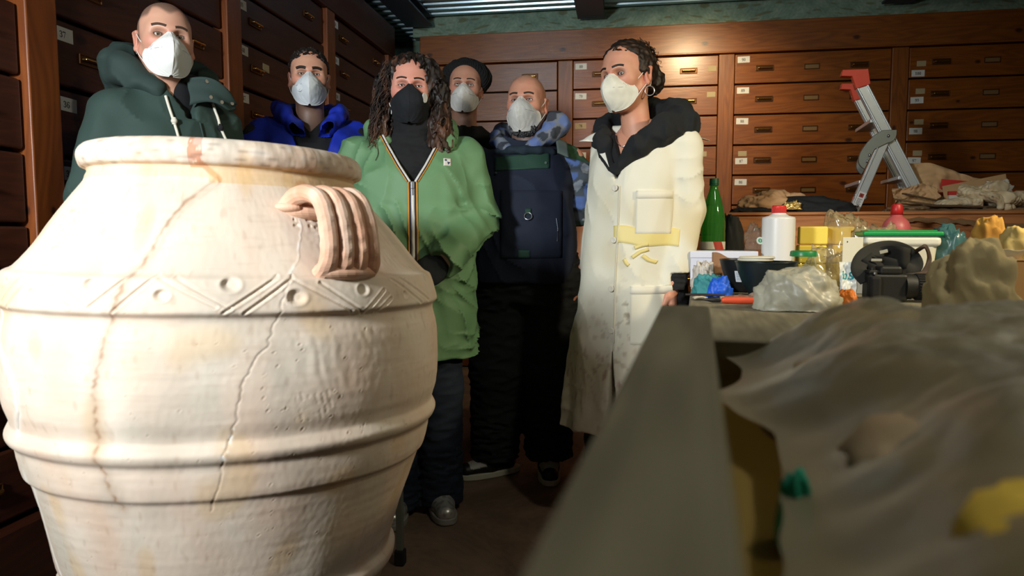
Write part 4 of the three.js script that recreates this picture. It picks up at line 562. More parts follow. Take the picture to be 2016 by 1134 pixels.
  for (const s of [-1, 1]) { const e = (o) => dense([[s * (0.004 + o), 1.205], [s * (V1(1.26) + o), 1.26], [s * (V1(1.32) + o), 1.32], [s * (V1(1.375) + o), 1.375]], 5); obj('zip_tape', ribbon(both, e(0.005), 0.008, 0.004), white, P.t); obj('zip_tape', ribbon(both, e(0.0105), 0.004, 0.0042), navy, P.t); obj('zip_tape', ribbon(both, e(0.0145), 0.0045, 0.004), gold, P.t); }
  const down = (x) => dense([[x, 1.205], [x, 1.0], [x, 0.8], [x, 0.62]], 8);
  obj('zip', ribbon(body, down(0), 0.011, 0.004), white, P.t); for (const s of [-1, 1]) { obj('zip_tape', ribbon(body, down(s * 0.0085), 0.006, 0.0035), navy, P.t); obj('zip_tape', ribbon(body, down(s * 0.0145), 0.0055, 0.0035), gold, P.t); }
  { const q = onto(body, [[0, 1.192]], 0.008)[0]; obj('zip_puller', mg([bx(0.012, 0.022, 0.005, q.x, q.y, q.z, 0.002), bx(0.008, 0.02, 0.003, q.x, q.y - 0.022, q.z + 0.001, 0.001)]), mSteel, P.t); }
  obj('chest_badge', patch(body, (u, v) => [0.108 + 0.026 * u, 1.265 + 0.026 * v], 6, 6, 0.003), card(64, 64, (c) => { c.fillStyle = '#e6e4de'; c.fillRect(0, 0, 64, 64); c.fillStyle = '#2a3a66'; c.fillRect(8, 10, 20, 14); c.beginPath(); c.moveTo(30, 30); c.lineTo(58, 34); c.lineTo(36, 58); c.fill(); }), P.t);
  // glove and pale cuff on the hand in view
  { const h = P.hands.L, g = net((x, y, z) => smax(h.f(x, y, z) - 0.0035, y - 0.045, 0.004), [-0.085, -0.215, -0.07], [0.085, 0.056, 0.11], 0.004, undefined, 0.015).applyMatrix4(h.m); obj('glove', g, cm(26, 32, 38, 0.85), P.t); const c = lathe([[0.03, 0.03], [0.046, 0.012], [0.05, -0.004], [0.048, -0.016], [0.042, -0.018], [0.04, -0.006], [0.032, 0.02]], 30); c.scale(1, 1, 0.85).applyMatrix4(h.m); obj('cuff_lining', c, cm(196, 176, 150, 0.9), P.t); }
  // hair: a soft mass with many curls over it
  const strands = [], dark = arr(26, 18, 15), red2 = arr(112, 72, 48), col = (x, y, z) => mixc(dark, red2, 0.5 * ss(n3(x * 22, y * 7, z * 22), -0.1, 0.8) + 0.18 * ss(-y, 0, 0.25));
  const mass = uni([ell([0, 0.04, -0.025], [0.098, 0.1, 0.112]), bone([0.09, 0.02, -0.03], [0.118, -0.2, 0.01], 0.045, 0.05, 1, 1.2), bone([-0.09, 0.02, -0.03], [-0.105, -0.18, -0.005], 0.04, 0.038, 1, 1.2), bone([0, 0, -0.09], [0, -0.22, -0.1], 0.07, 0.075, 1.4, 0.8), bone([0.06, 0.085, 0.02], [0.1, 0.0, 0.02], 0.03, 0.038)], 0.04), face = uni([ell([-0.008, -0.015, 0.09], [0.066, 0.093, 0.085]), bone([0, -0.09, 0.03], [0, -0.3, 0.03], 0.055, 0.06)], 0.02);
  const hf = (x, y, z) => smax(mass(x, y, z) - 0.012 * (1 - 2 * Math.abs(n3(x * 24, y * 13, z * 24))) - 0.005 * n3b(x * 60, y * 30, z * 60), -face(x, y, z), 0.012);
  const geos = [net(hf, [-0.22, -0.34, -0.24], [0.24, 0.17, 0.13], 0.0048, col, 0.03)];
  for (let i = 0; i < 420; i++) {
    const a = rr(-150, 150) * D, sgn = Math.sign(a), y0 = rr(-0.02, 0.11), len = rr(0.14, 0.3), p0 = V(Math.sin(a) * 0.1, y0, -0.02 - Math.cos(a) * 0.1), pts = [], cr = rr(0.004, 0.011), ph = rr(0, 6.3), tw = rr(50, 85), fl = rr(0.0, 0.35);
    if (p0.z > 0.05 && Math.abs(p0.x) < 0.09) continue;
    for (let k = 0; k <= 14; k++) { const s = k / 14 * len, q = V(p0.x + sgn * (0.03 * ss(s, 0, 0.12) + fl * s * 0.25) + cr * Math.cos(ph + s * tw), p0.y - s, p0.z + 0.1 * s * (rr(0, 1) < 2 ? 0.4 : 0) + cr * Math.sin(ph + s * tw)); pts.push(q); }
    const g = new THREE.TubeGeometry(new THREE.CatmullRomCurve3(pts), 30, rr(0.0007, 0.0018), 4); strands.push(paint(g, col));
  }
  const hg = mg([...geos, ...strands]); hg.applyMatrix4(P.headM); obj('hair', hg, mHairCurl, P.t);
  const M = respirator(P, { seed: 3, size: 1.04, plain: true, soft: 0.006, dy: -0.004, color: arr(22, 26, 33), color2: arr(17, 20, 26), loopMat: cm(20, 22, 26, 0.8), loop: 0.0022, mat: VC(0.9) });
  { const p = M.at(1, 0.62, 0.42), g = cyl(0.0155, 0.0165, 0.004, 0, 0, 0, 28).rotateX(Math.PI / 2).scale(0.8, 1.1, 1).rotateY(0.85).translate(p[0] + 0.002, p[1], p[2] + 0.003); obj('round_badge', g, cm(206, 204, 196, 0.7), M.group); const q = M.at(-1, 0.95, 0.62); obj('loop_adjuster', tube([[q[0] - 0.004, q[1] + 0.012, q[2] + 0.004], [q[0] - 0.001, q[1] + 0.002, q[2] + 0.006], [q[0] + 0.004, q[1] - 0.004, q[2] + 0.007], [q[0] + 0.004, q[1] - 0.028, q[2] + 0.006]], 0.0017, false, 20, 6), mLoop, M.group); }
}
// 4: man in the black cap at the back
{
  const P = human({ label: 'man in a black knitted cap and black top, half hidden at the back', pos: [-0.755, 0, -3.285], turn: 12.5, h: 1.83, sw: 0.2, head: { yaw: -4, pitch: -4, roll: -3, z: 0.04 }, headScale: 0.98, arms: side(1.02, 0.26), skin: arr(198, 148, 124), beard: 0.45, eye: 0.005, browMat: cm(48, 36, 30, 0.8), browW: 0.8, feet: { 1: [0.09, 0.0, 0.2], '-1': [-0.11, 0.0, -0.2] } });
  trousers(P, mBlackTrouser, [0.1, 0.08, 0.07], 0.04, 0.012); for (const s of [1, -1]) shoe(P, s, { color: plain(arr(28, 27, 27)), sole: soleDark });
  const tr = trunk([[0.84, 0.19, 0.135, 0], [1.1, 0.195, 0.14, 0], [1.36, 0.21, 0.14, 0], [1.475, 0.165, 0.11, -0.015], [1.535, 0.095, 0.09, -0.02], [1.57, 0.075, 0.075, -0.02]], 0.84, 1.545), A = P.o.arms, sl = uni([sleeve([0.19, 1.43, -0.015], A.L, [0.072, 0.062, 0.047]), sleeve([-0.19, 1.43, -0.015], A.R, [0.072, 0.062, 0.047])], 0.01), w = wr(0.008, 8, 7, 8, 2), nk = bone([0, 1.53, -0.01], [0, 1.67, 0.02], 0.066, 0.09);
  garment(P, 'jumper', (x, y, z) => smax(smin(tr(x, y, z), sl(x, y, z), 0.04) - w(x, y, z), -nk(x, y, z), 0.006), [-0.38, 0.82, -0.24], [0.38, 1.6, 0.25], 0.01, mBlackCloth);
  const cap = ell([0, 0.056, -0.025], [0.11, 0.094, 0.114]), cap2 = ell([0.0, 0.07, -0.045], [0.12, 0.074, 0.108]), g = net((x, y, z) => { const c = smin(cap(x, y, z), cap2(x, y, z), 0.02) - 0.0022 * Math.sin(Math.atan2(x, -z) * 46) - 0.003 * n3(x * 20, y * 20, z * 20), edge = z - 0.074 - 0.8 * (y - 0.096) ; return smax(c, edge * 0.72, 0.014); }, [-0.14, -0.12, -0.18], [0.14, 0.16, 0.12], 0.0042, undefined, 0.02); g.applyMatrix4(P.headM); obj('knitted_cap', g, cm(17, 17, 19, 0.95), P.t);
  respirator(P, { seed: 4, stamp: -1, size: 0.98, color: arr(226, 224, 218) });
}
// 5: bald bearded man in the navy jacket
{
  const arms = { L: { e: [0.228, 1.075, -0.02], w: [0.212, 0.86, 0.03], yaw: -1.2, cell: 0.0038 }, R: { e: [-0.27, 1.08, -0.02], w: [-0.25, 0.83, 0.06], yaw: 1.4 } };
  const P = human({ label: 'bald grey-bearded man in a wide navy jacket with a camouflage sleeve', pos: [-0.405, 0, -2.88], turn: 6, h: 1.67, sw: 0.22, girth: 1.25, jaw: 1.06, neck: 0.066, head: { yaw: -13, pitch: -5, roll: -1, z: 0.05, x: 0.006 }, headScale: 0.97, arms, skin: arr(208, 152, 126), beard: 0.75, beardColor: arr(74, 74, 76), scalp: 0.16, eye: 0.0045, browMat: cm(60, 46, 38, 0.8), feet: { 1: [0.1, 0.02, 0.06], '-1': [-0.13, 0.04, -1.05] } });
  trousers(P, mBlackTrouser, [0.135, 0.115, 0.098], 0.07, 0.0085, 0.01);
  for (const s of [1, -1]) shoe(P, s, { len: 0.285, high: 0.12, color: (x, y, z) => (z > 0.055 && z < 0.125 && y > 0.05 + (z - 0.1) * -0.1 && y > 0.048 ? arr(172, 170, 160) : z < -0.075 && y > 0.05 ? arr(150, 150, 142) : arr(26, 22, 22)), rough: 0.45, sole: soleWhite });
  for (const s of [1, -1]) { const f = P.o.feet[s], g = []; for (let i = 0; i < 4; i++) g.push(tube([[-0.024, 0.08 + i * 0.012, 0.052 - i * 0.019], [0, 0.088 + i * 0.013, 0.055 - i * 0.019], [0.024, 0.08 + i * 0.012, 0.052 - i * 0.019]], 0.0032, false, 8, 6)); const m = mg(g); m.applyMatrix4(new THREE.Matrix4().makeRotationY(f[2]).setPosition(f[0], 0.004, f[1])); obj('laces', m, cm(30, 30, 30, 0.8), P.t); }
  const tr = trunk([[0.8, 0.225, 0.178, 0.02, -0.02], [0.92, 0.23, 0.188, 0.03, -0.02], [1.05, 0.232, 0.19, 0.035, -0.02], [1.18, 0.222, 0.18, 0.025, -0.018], [1.28, 0.205, 0.16, 0.01, -0.012], [1.35, 0.165, 0.135, 0, -0.005], [1.4, 0.12, 0.11, -0.005], [1.45, 0.105, 0.1, -0.01]], 0.83, 1.43), slR = sleeve([-0.215, 1.31, -0.01], arms.R, [0.095, 0.088, 0.07]), w1 = wr(0.007, 5, 3, 5, 21), w2 = folds(0.004, 0.7, 0.8, 0.5, 30, 2.6, 4);
  const f = (x, y, z) => smin(tr(x, y, z), slR(x, y, z), 0.05) - w1(x, y, z) - w2(x, y, z), armhole = bone([0.225, 1.37, -0.03], [0.245, 1.0, -0.02], 0.07, 0.065), nk = bone([0, 1.38, 0], [0, 1.6, 0.04], 0.085, 0.12);
  const mNavy = cm(30, 38, 58, 0.85), mGreenFlap = cm(38, 72, 58, 0.8);
  garment(P, 'jacket', (x, y, z) => smax(smax(f(x, y, z), -armhole(x, y, z), 0.01), -nk(x, y, z), 0.01), [-0.4, 0.78, -0.26], [0.4, 1.48, 0.32], 0.008, mNavy);
  const camo = (x, y, z) => { const a = n3(x * 8.5, y * 11, z * 8.5), b = n3b(x * 9 + 4, y * 12, z * 9); return a > 0.16 ? arr(78, 106, 168) : b > 0.22 ? arr(44, 54, 66) : a < -0.45 ? arr(128, 138, 152) : arr(66, 78, 92); };
  const slL = uni([bone([0.165, 1.33, -0.02], [0.22, 1.25, -0.015], 0.072, 0.076), bone([0.22, 1.25, -0.015], arms.L.e, 0.075, 0.066)], 0.03), wl = wr(0.011, 9, 15, 9, 9), cuff = (x, y, z) => 1.065 - y + 0.15 * (x - 0.25);
  garment(P, 'sleeve', (x, y, z) => smax(slL(x, y, z) - wl(x, y, z), cuff(x, y, z), 0.008), [0.06, 1.0, -0.15], [0.4, 1.45, 0.12], 0.0065, VC(0.85), (x, y, z) => (y < 1.085 ? arr(34, 56, 56) : y > 1.335 - 0.2 * (x - 0.2) ? arr(46, 84, 62) : camo(x, y, z)), 'camouflage sleeve pushed up to the elbow');
  const hd = chain([[-0.075, 1.375, 0.105], [-0.115, 1.42, 0.03], [-0.1, 1.455, -0.07], [0, 1.47, -0.11], [0.11, 1.49, -0.06], [0.128, 1.475, 0.03], [0.095, 1.425, 0.09], [0.02, 1.375, 0.125]], [0.024, 0.03, 0.042, 0.046, 0.05, 0.05, 0.036, 0.022], 1, 1, 0.015), wh = wr(0.009, 10, 10, 10, 30), nk2 = bone([0, 1.34, 0.0], [0, 1.62, 0.04], 0.07, 0.1);
  garment(P, 'hood', (x, y, z) => smax(hd(x, y, z) - wh(x, y, z), -nk2(x, y, z), 0.01), [-0.21, 1.28, -0.2], [0.23, 1.57, 0.21], 0.0065, VC(0.85), (x, y, z) => { const a = n3(x * 12, y * 14, z * 12); return a > 0.1 ? arr(104, 126, 182) : a < -0.3 ? arr(60, 66, 78) : arr(124, 130, 142); }, 'camouflage hood folded round the neck');
  const col = arc(1.35, 0.14, 0.145, 0.0, 0.018, 60, 300, 10, (a) => -0.012 * Math.cos(a)); garment(P, 'collar', (x, y, z) => smax(col(x, y, z) - w2(x, y, z), -nk2(x, y, z), 0.01), [-0.2, 1.3, -0.12], [0.2, 1.46, 0.2], 0.0075, cm(30, 44, 56, 0.85));
  obj('chest_flap', patch(f, (u, v) => [lerp(-0.118, 0.1, u), lerp(1.28, 1.335, v) + 0.016 * u + (v - 0.5) * 0.012 * u], 22, 8, 0.007), mGreenFlap, P.t, 'green chest flap');
  obj('pocket', patch(f, (u, v) => [lerp(-0.09, 0.15, u), lerp(0.935, 1.2, v)], 20, 20, 0.006), cm(27, 35, 54, 0.85), P.t);
  { const q = onto(f, [[0.018, 1.098]], 0.016)[0]; obj('ring', new THREE.TorusGeometry(0.0145, 0.0022, 8, 28).rotateX(-0.35).translate(q.x, q.y, q.z), mSteel, P.t); obj('tab', patch(f, (u, v) => [lerp(0.006, 0.03, u), lerp(1.105, 1.128, v)], 4, 4, 0.011), mGreenFlap, P.t); obj('tab', patch(f, (u, v) => [lerp(-0.02, 0.025, u), lerp(0.935, 0.965, v)], 4, 4, 0.01), mGreenFlap, P.t); }
  { const q = onto(f, [[0.085, 1.31], [-0.11, 1.27]], 0.012); obj('snap_button', q.map((p) => cyl(0.005, 0.005, 0.004, 0, 0, 0, 14).rotateX(Math.PI / 2).translate(p.x, p.y, p.z)), cm(58, 82, 74, 0.4), P.t); }
  obj('zip', tube(onto(f, dense([[0.128, 1.09], [0.134, 1.05], [0.132, 1.0]], 6), 0.004), 0.0036, false, 30, 6), std({ color: lin(90, 98, 108), metalness: 0.8, roughness: 0.4 }), P.t);
  const strap = sheet((u, v) => { const a = lerp(-1.2, 1.25, u), x = 0.135 + 0.045 * (v - 0.5) * 1.0 + 0.02 * u, y = 1.33 + 0.085 * Math.cos(a) - (x - 0.13) * 0.45 - 0.02 * (1 - Math.cos(a)), z = -0.01 + 0.125 * Math.sin(a); return [x, y + 0.012, z + 0.02]; }, 20, 6, 0.008); obj('shoulder_strap', strap, cm(96, 108, 104, 0.9), P.t);
  // beard below the mask
  const bd = uni([ell([0, -0.112, 0.034], [0.05, 0.034, 0.046]), bone([-0.06, -0.05, 0.005], [-0.03, -0.11, 0.05], 0.02, 0.022), bone([0.06, -0.05, 0.005], [0.03, -0.11, 0.05], 0.02, 0.022)], 0.02), bg = net((x, y, z) => bd(x, y, z) - 0.004 * n3(x * 80, y * 60, z * 80), [-0.1, -0.16, -0.04], [0.1, -0.02, 0.12], 0.004, (x, y, z) => mixc(arr(52, 50, 50), arr(112, 112, 112), ss(n3(x * 120, y * 60, z * 120), -0.2, 0.7)), 0.02); bg.applyMatrix4(P.headM); obj('beard', bg, VC(0.8), P.t);
  respirator(P, { seed: 5, size: 1.02, stamp: 1, color: arr(228, 226, 218), dy: 0.003 });
}
// 6: woman in the white work coat
{
  const arms = { L: { e: [0.168, 1.105, -0.02], w: [0.15, 0.885, 0.04], yaw: -1.3, cell: 0.0036 }, R: { e: [-0.15, 1.12, -0.04], w: [-0.156, 0.9, 0.0], yaw: 1.4 } };
  const P = human({ label: 'woman with tied brown hair in a long stained white work coat by the table', pos: [0.042, 0, -2.355], turn: -24, h: 1.645, sw: 0.135, chest: 0.78, girth: 0.9, female: true, head: { yaw: -14, pitch: 2, roll: 2, z: 0.05, x: -0.014 }, headScale: 0.91, arms, skin: arr(206, 150, 122), eye: 0.0055, browW: 0.95, gaze: [0.22, -0.1], iris: arr(60, 50, 34) });
  trousers(P, cm(28, 28, 32, 0.9), [0.09, 0.07, 0.06], 0.05, 0.014); for (const s of [1, -1]) shoe(P, s, { len: 0.25, color: plain(arr(44, 38, 34)), sole: soleDark });
  const tr = trunk([[0.3, 0.222, 0.17, 0.01, -0.03], [0.45, 0.21, 0.165, 0.01, -0.028], [0.7, 0.182, 0.155, 0.01, -0.02], [0.9, 0.165, 0.15, 0.01, -0.012], [1.05, 0.158, 0.142, 0.005, -0.006], [1.2, 0.156, 0.138, 0, 0], [1.3, 0.152, 0.12, -0.01, 0.002], [1.36, 0.124, 0.1, -0.015, 0.002], [1.41, 0.088, 0.085, -0.02, 0]], 0.2, 1.395), sl = uni([sleeve([0.156, 1.31, -0.015], arms.L, [0.06, 0.059, 0.052], 0.02), sleeve([-0.122, 1.31, -0.02], arms.R, [0.056, 0.053, 0.048], 0.02)], 0.01);
  const w1 = wr(0.007, 6, 1.6, 6, 41), w2 = folds(0.0024, 0.7, 1, 0.4, 40, 3.4, 42), w3 = folds(0.0028, 1, 0.35, 0.5, 30, 2.4, 6), low = (y) => ss(1.0 - y, 0, 0.4);
  const body = (x, y, z) => smin(tr(x, y, z), sl(x, y, z), 0.022) - w1(x, y, z) * (0.7 + 0.9 * low(y)) - w3(x, y, z) - w2(x, y, z) * (0.15 + 0.85 * ss(Math.abs(x), 0.13, 0.18));
  const xo = -0.012, V1 = (y) => Math.max(0, y - 1.2) * 0.48, cut = (x, y, z) => Math.max(Math.abs(x - xo) - V1(y), -z + 0.01, 1.2 - y), slit = (x, y, z) => Math.max(Math.abs(x - xo - 0.01) - Math.max(0, 0.66 - y) * 0.055, -z + 0.02, y - 0.68);
  const cufL = (y, x) => (x > 0.14 ? 0.905 : 0) , f = (x, y, z) => { let d = smax(smax(body(x, y, z), -cut(x, y, z), 0.006), -slit(x, y, z), 0.006); if (Math.abs(x) > 0.115 && y < 0.97) d = smax(d, Math.min(tr(x, y, z) - 0.014, 0.905 - y), 0.006); return smax(d, 0.372 - y + 0.01 * n3(x * 5, 0, z * 5) + 0.03 * x, 0.006); };
  const coatCol = (x, y, z) => { let c = mixc(arr(228, 226, 212), arr(212, 206, 184), clamp(0.45 + 0.6 * fbm(x * 4, y * 3, z * 4), 0, 1)); c = mixc(c, arr(206, 184, 128), 0.5 * ss(y, 0.78, 0.98) * (1 - ss(y, 1.1, 1.22)) * ss(n3(x * 5, y * 5, z * 5) + 0.5, 0, 1.0) * ss(x, -0.1, 0.02)); c = mixc(c, arr(176, 142, 104), 0.42 * ss(0.86 - y, 0, 0.3) * clamp(0.6 + 0.5 * fbm(x * 6, y * 4, z * 6), 0, 1));
    const s1 = ss(n3(x * 26, y * 26, z * 26) + 0.5 * n3b(x * 60, y * 60, z * 60) - 0.35, 0, 0.4); c = mixc(c, arr(96, 74, 58), 0.7 * s1 * Math.exp(-(((x - 0.075) / 0.06) ** 2 + ((y - 0.79) / 0.07) ** 2))); c = mixc(c, arr(130, 96, 72), 0.45 * s1 * Math.exp(-(((x + 0.02) / 0.2) ** 2 + ((y - 0.62) / 0.16) ** 2))); c = mixc(c, arr(140, 66, 48), 0.5 * ss(n3b(x * 30, y * 9, z * 30), 0.66, 0.85) * ss(0.8 - y, 0, 0.15)); return c; };
  const mCoat = phy({ vertexColors: true, roughness: 0.88 });
  garment(P, 'work_coat', f, [-0.34, 0.33, -0.26], [0.34, 1.43, 0.28], 0.0075, mCoat, coatCol);
  const lapel = (s) => sheet((u, v) => { const y = lerp(1.375, 1.24, u), x = xo + s * (V1(y) + 0.004 + v * 0.055 * (1 - u) * (0.55 + 0.6 * Math.sin((1 - u) * 2.4))); return [x, y, hit(body, x, y) + 0.009 + 0.014 * v * (1 - u)]; }, 12, 6, 0.003); for (const s of [-1, 1]) obj('lapel', lapel(s), cm(226, 224, 212, 0.88), P.t);
  { const tip = sheet((u, v) => { const x = -0.085 - 0.075 * u, y = 1.375 - 0.03 * u - v * 0.045 * (1 - u * 0.85), z = 0.06 + 0.03 * v + 0.028 * Math.sin(u * 2.6); return [x, y, z]; }, 8, 6, 0.003); obj('collar_point', tip, cm(230, 226, 216, 0.88), P.t); }
  for (const y of [1.175, 1.01, 0.855, 0.72]) { const q = onto(body, [[xo + 0.004, y]], 0.006)[0]; obj('button', lathe([[0, 0], [0.0095, 0], [0.0105, 0.0015], [0.0095, 0.0035], [0.006, 0.0025], [0, 0.0025]], 20).rotateX(Math.PI / 2).translate(q.x, q.y, q.z), cm(206, 200, 184, 0.4), P.t); }
  obj('front_edge', tube(onto(body, dense([[xo + 0.018, 1.18], [xo + 0.016, 1.0], [xo + 0.015, 0.82], [xo + 0.014, 0.68]], 7), 0.0015), 0.0032, false, 60, 6), cm(198, 192, 174, 0.88), P.t);
  for (const [x0, x1, y0, y1] of [[0.06, 0.15, 1.03, 1.165], [0.055, 0.165, 0.68, 0.865]]) { obj('pocket', patch(body, (u, v) => [lerp(x0, x1, u), lerp(y0, y1, v)], 14, 14, 0.004), phy({ color: lin(222, 216, 196), roughness: 0.88 }), P.t); obj('pocket_hem', ribbon(body, [[x0, y1 - 0.012], [x1, y1 - 0.012]], 0.024, 0.007), cm(226, 220, 202, 0.88), P.t); }
  // tape and its torn ends
  const mTape = cm(222, 204, 132, 0.55); obj('tape', patch(body, (u, v) => [lerp(-0.01, 0.175, u), lerp(1.0, 1.055, v) - 0.0 + 0.004 * Math.sin(u * 9) - 0.012 * u], 22, 6, 0.003), mTape, P.t, 'yellow masking tape round the waist');
  for (const [x, y, dx, dy] of [[0.055, 0.955, 0.045, 0.026], [0.085, 0.962, 0.035, -0.022], [0.06, 0.985, 0.04, 0.012], [0.03, 0.95, 0.016, -0.02]]) obj('tape', ribbon(body, [[x, y], [x + dx / 2, y + dy * 0.7], [x + dx, y + dy]], 0.011, 0.004), mTape, P.t);
  // black hooded top: body, hood over the shoulders, cuffs
  const hd = chain([[-0.04, 1.235, 0.118], [-0.085, 1.335, 0.085], [-0.115, 1.39, 0.0], [-0.085, 1.425, -0.085], [0.01, 1.44, -0.12], [0.1, 1.425, -0.085], [0.15, 1.385, -0.02], [0.115, 1.355, 0.07], [0.05, 1.3, 0.118], [-0.015, 1.235, 0.128]], [0.014, 0.026, 0.034, 0.046, 0.052, 0.052, 0.05, 0.044, 0.03, 0.014], 1, 1, 0.02), nk = bone([-0.02, 1.3, 0.0], [-0.02, 1.58, 0.01], 0.062, 0.085), wh = wr(0.009, 11, 11, 11, 51);
  garment(P, 'hood', (x, y, z) => smax(hd(x, y, z) - wh(x, y, z), -nk(x, y, z), 0.01), [-0.2, 1.2, -0.22], [0.24, 1.52, 0.19], 0.0065, cm(22, 25, 27, 0.95));
  const under = trunk([[0.9, 0.12, 0.11, 0], [1.2, 0.125, 0.118, 0], [1.3, 0.125, 0.11, -0.01], [1.36, 0.11, 0.088, -0.015], [1.41, 0.075, 0.075, -0.02]], 0.9, 1.36), vv = (x, y, z) => Math.max(Math.abs(x + 0.015) - Math.max(0, y - 1.275) * 0.5, -z, 1.27 - y); garment(P, 'black_top', (x, y, z) => smax(under(x, y, z) - w3(x, y, z), -vv(x, y, z), 0.005), [-0.2, 0.9, -0.18], [0.2, 1.42, 0.17], 0.009, mBlackCloth);
  for (const k of ['L', 'R']) { const a = arms[k], cf = bone([lerp(a.e[0], a.w[0], 0.72), lerp(a.e[1], a.w[1], 0.72), lerp(a.e[2], a.w[2], 0.72)], [a.w[0] - (a.e[0] - a.w[0]) * 0.12, a.w[1] - 0.03, a.w[2] + 0.005], 0.046, 0.04), wc = wr(0.005, 14, 40, 14, 5); garment(P, 'cuff', (x, y, z) => smax(cf(x, y, z) - wc(x, y, z), a.w[1] - 0.035 - y, 0.005), [a.w[0] - 0.09, 0.8, -0.08], [a.w[0] + 0.09, 1.02, 0.13], 0.006, mBlackCloth); }
  obj('necklace', tube([[-0.055, 1.36, 0.052], [-0.035, 1.325, 0.075], [-0.015, 1.312, 0.08], [0.005, 1.325, 0.075], [0.025, 1.36, 0.05]], 0.0011, false, 30, 5), mSteel, P.t);
  // hair: smooth to the back, curls on top and a knot behind
  const skull = ell([0, 0.034, -0.016], [0.079, 0.09, 0.102]), knot = ell([0.01, 0.0, -0.125], [0.052, 0.06, 0.045]), hc = (x, y, z) => mixc(arr(30, 20, 14), arr(92, 62, 38), 0.75 * ss(n3(x * 12, y * 50, z * 30), 0, 0.9) * (0.4 + ss(y, 0.06, 0.13)));
  const hf = (x, y, z) => { const s = skull(x, y, z) - 0.008 - 0.0028 * Math.sin((y * 60 + z * 90 + 4 * n3(x * 10, y * 10, z * 10))) * 0.6 - 0.003 * n3b(x * 40, y * 40, z * 40), c = smax(s, z - (-0.035 + 0.066 * ss(y, -0.03, 0.012) + 0.22 * ss(y, 0.066 - 0.2 * Math.max(0, Math.abs(x) - 0.02), 0.1)), 0.01); return smin(c, knot(x, y, z) - 0.006 * n3(x * 30, y * 30, z * 30), 0.02); };
  const geos = [net((x, y, z) => smax(hf(x, y, z), -y - 0.085, 0.01), [-0.12, -0.1, -0.2], [0.12, 0.17, 0.12], 0.0042, hc, 0.02)];
  for (let i = 0; i < 70; i++) { const a = rr(0, 6.3), e = rr(0.2, 1.15), pts = [], cr = rr(0.003, 0.008), ph = rr(0, 6); for (let k = 0; k <= 9; k++) { const t = e + k * 0.07, z = -0.016 - 0.108 * Math.sin(t) * 1.0, y = 0.034 + 0.104 * Math.cos(t), x = 0.06 * Math.sin(a) * (0.3 + 0.7 * Math.sin(t)); pts.push(V(x + cr * Math.cos(ph + k * 1.3), y + cr * Math.sin(ph + k * 1.3), z + cr * Math.cos(ph * 2 + k))); } geos.push(paint(new THREE.TubeGeometry(new THREE.CatmullRomCurve3(pts), 22, rr(0.0008, 0.0018), 4), hc)); }
  const hg = mg(geos); hg.applyMatrix4(P.headM); obj('hair', hg, mHairCurl, P.t);
  { const e = new THREE.TorusGeometry(0.0165, 0.002, 8, 32).rotateY(0.9).translate(0.086, -0.062, -0.012).applyMatrix4(P.headM); obj('hoop_earring', e, mSteel, P.t); }
  respirator(P, { seed: 6, size: 0.97, stamp: 1, color: arr(222, 220, 206), color2: arr(206, 204, 190) });
}
// ------------------------------------------------------------------ work table and what lies on it
const TB = 6.1 * D, TY = 0.87;
const tl = (a, y, f) => [a * Math.cos(TB) + f * Math.sin(TB), y, a * Math.sin(TB) - f * Math.cos(TB)];      // along the table: sideways, height, onwards
const at = (name, label, cat, a, y, f, turn = 0, group) => thing(name, label, cat, tl(a, y, f), -TB + turn, group);
const mGreyWood = std({ color: new THREE.Color(0.78, 0.8, 0.76), map: dataTex(512, 256, (u, v) => { const g = n3(Math.cos(u * 6.283) * 0.8, Math.sin(u * 6.283) * 0.8, v * 60), b = torus4(u, v, 1, 4); return mixc([126, 116, 96], [164, 152, 128], clamp(0.5 + 0.35 * g + 0.3 * b, 0, 1)); }), roughness: 0.7, bumpMap: grainBump, bumpScale: 0.0006 });
const mBoxWood = phy({ map: woodC, color: new THREE.Color(0.86, 0.74, 0.64), roughness: 0.55, clearcoat: 0.1 });
{
  const t = at('work_table', 'long grey-topped work table covered with clutter at the right', 'table', 0.665, 0, 1.55);
  obj('table_top', bx(1.37, 0.04, 4.1, 0, TY - 0.02, 0, 0.005), mGreyWood, t);
  for (const [x, z] of [[-0.6, 1.9], [0.6, 1.9], [-0.6, -1.9], [0.6, -1.9]]) obj('leg', bx(0.07, TY - 0.04, 0.07, x, (TY - 0.04) / 2, z, 0.004), mGreyWood, t);
  for (const x of [-0.6, 0.6]) obj('rail', bx(0.03, 0.09, 3.8, x, TY - 0.09, 0, 0.003), mGreyWood, t);
}
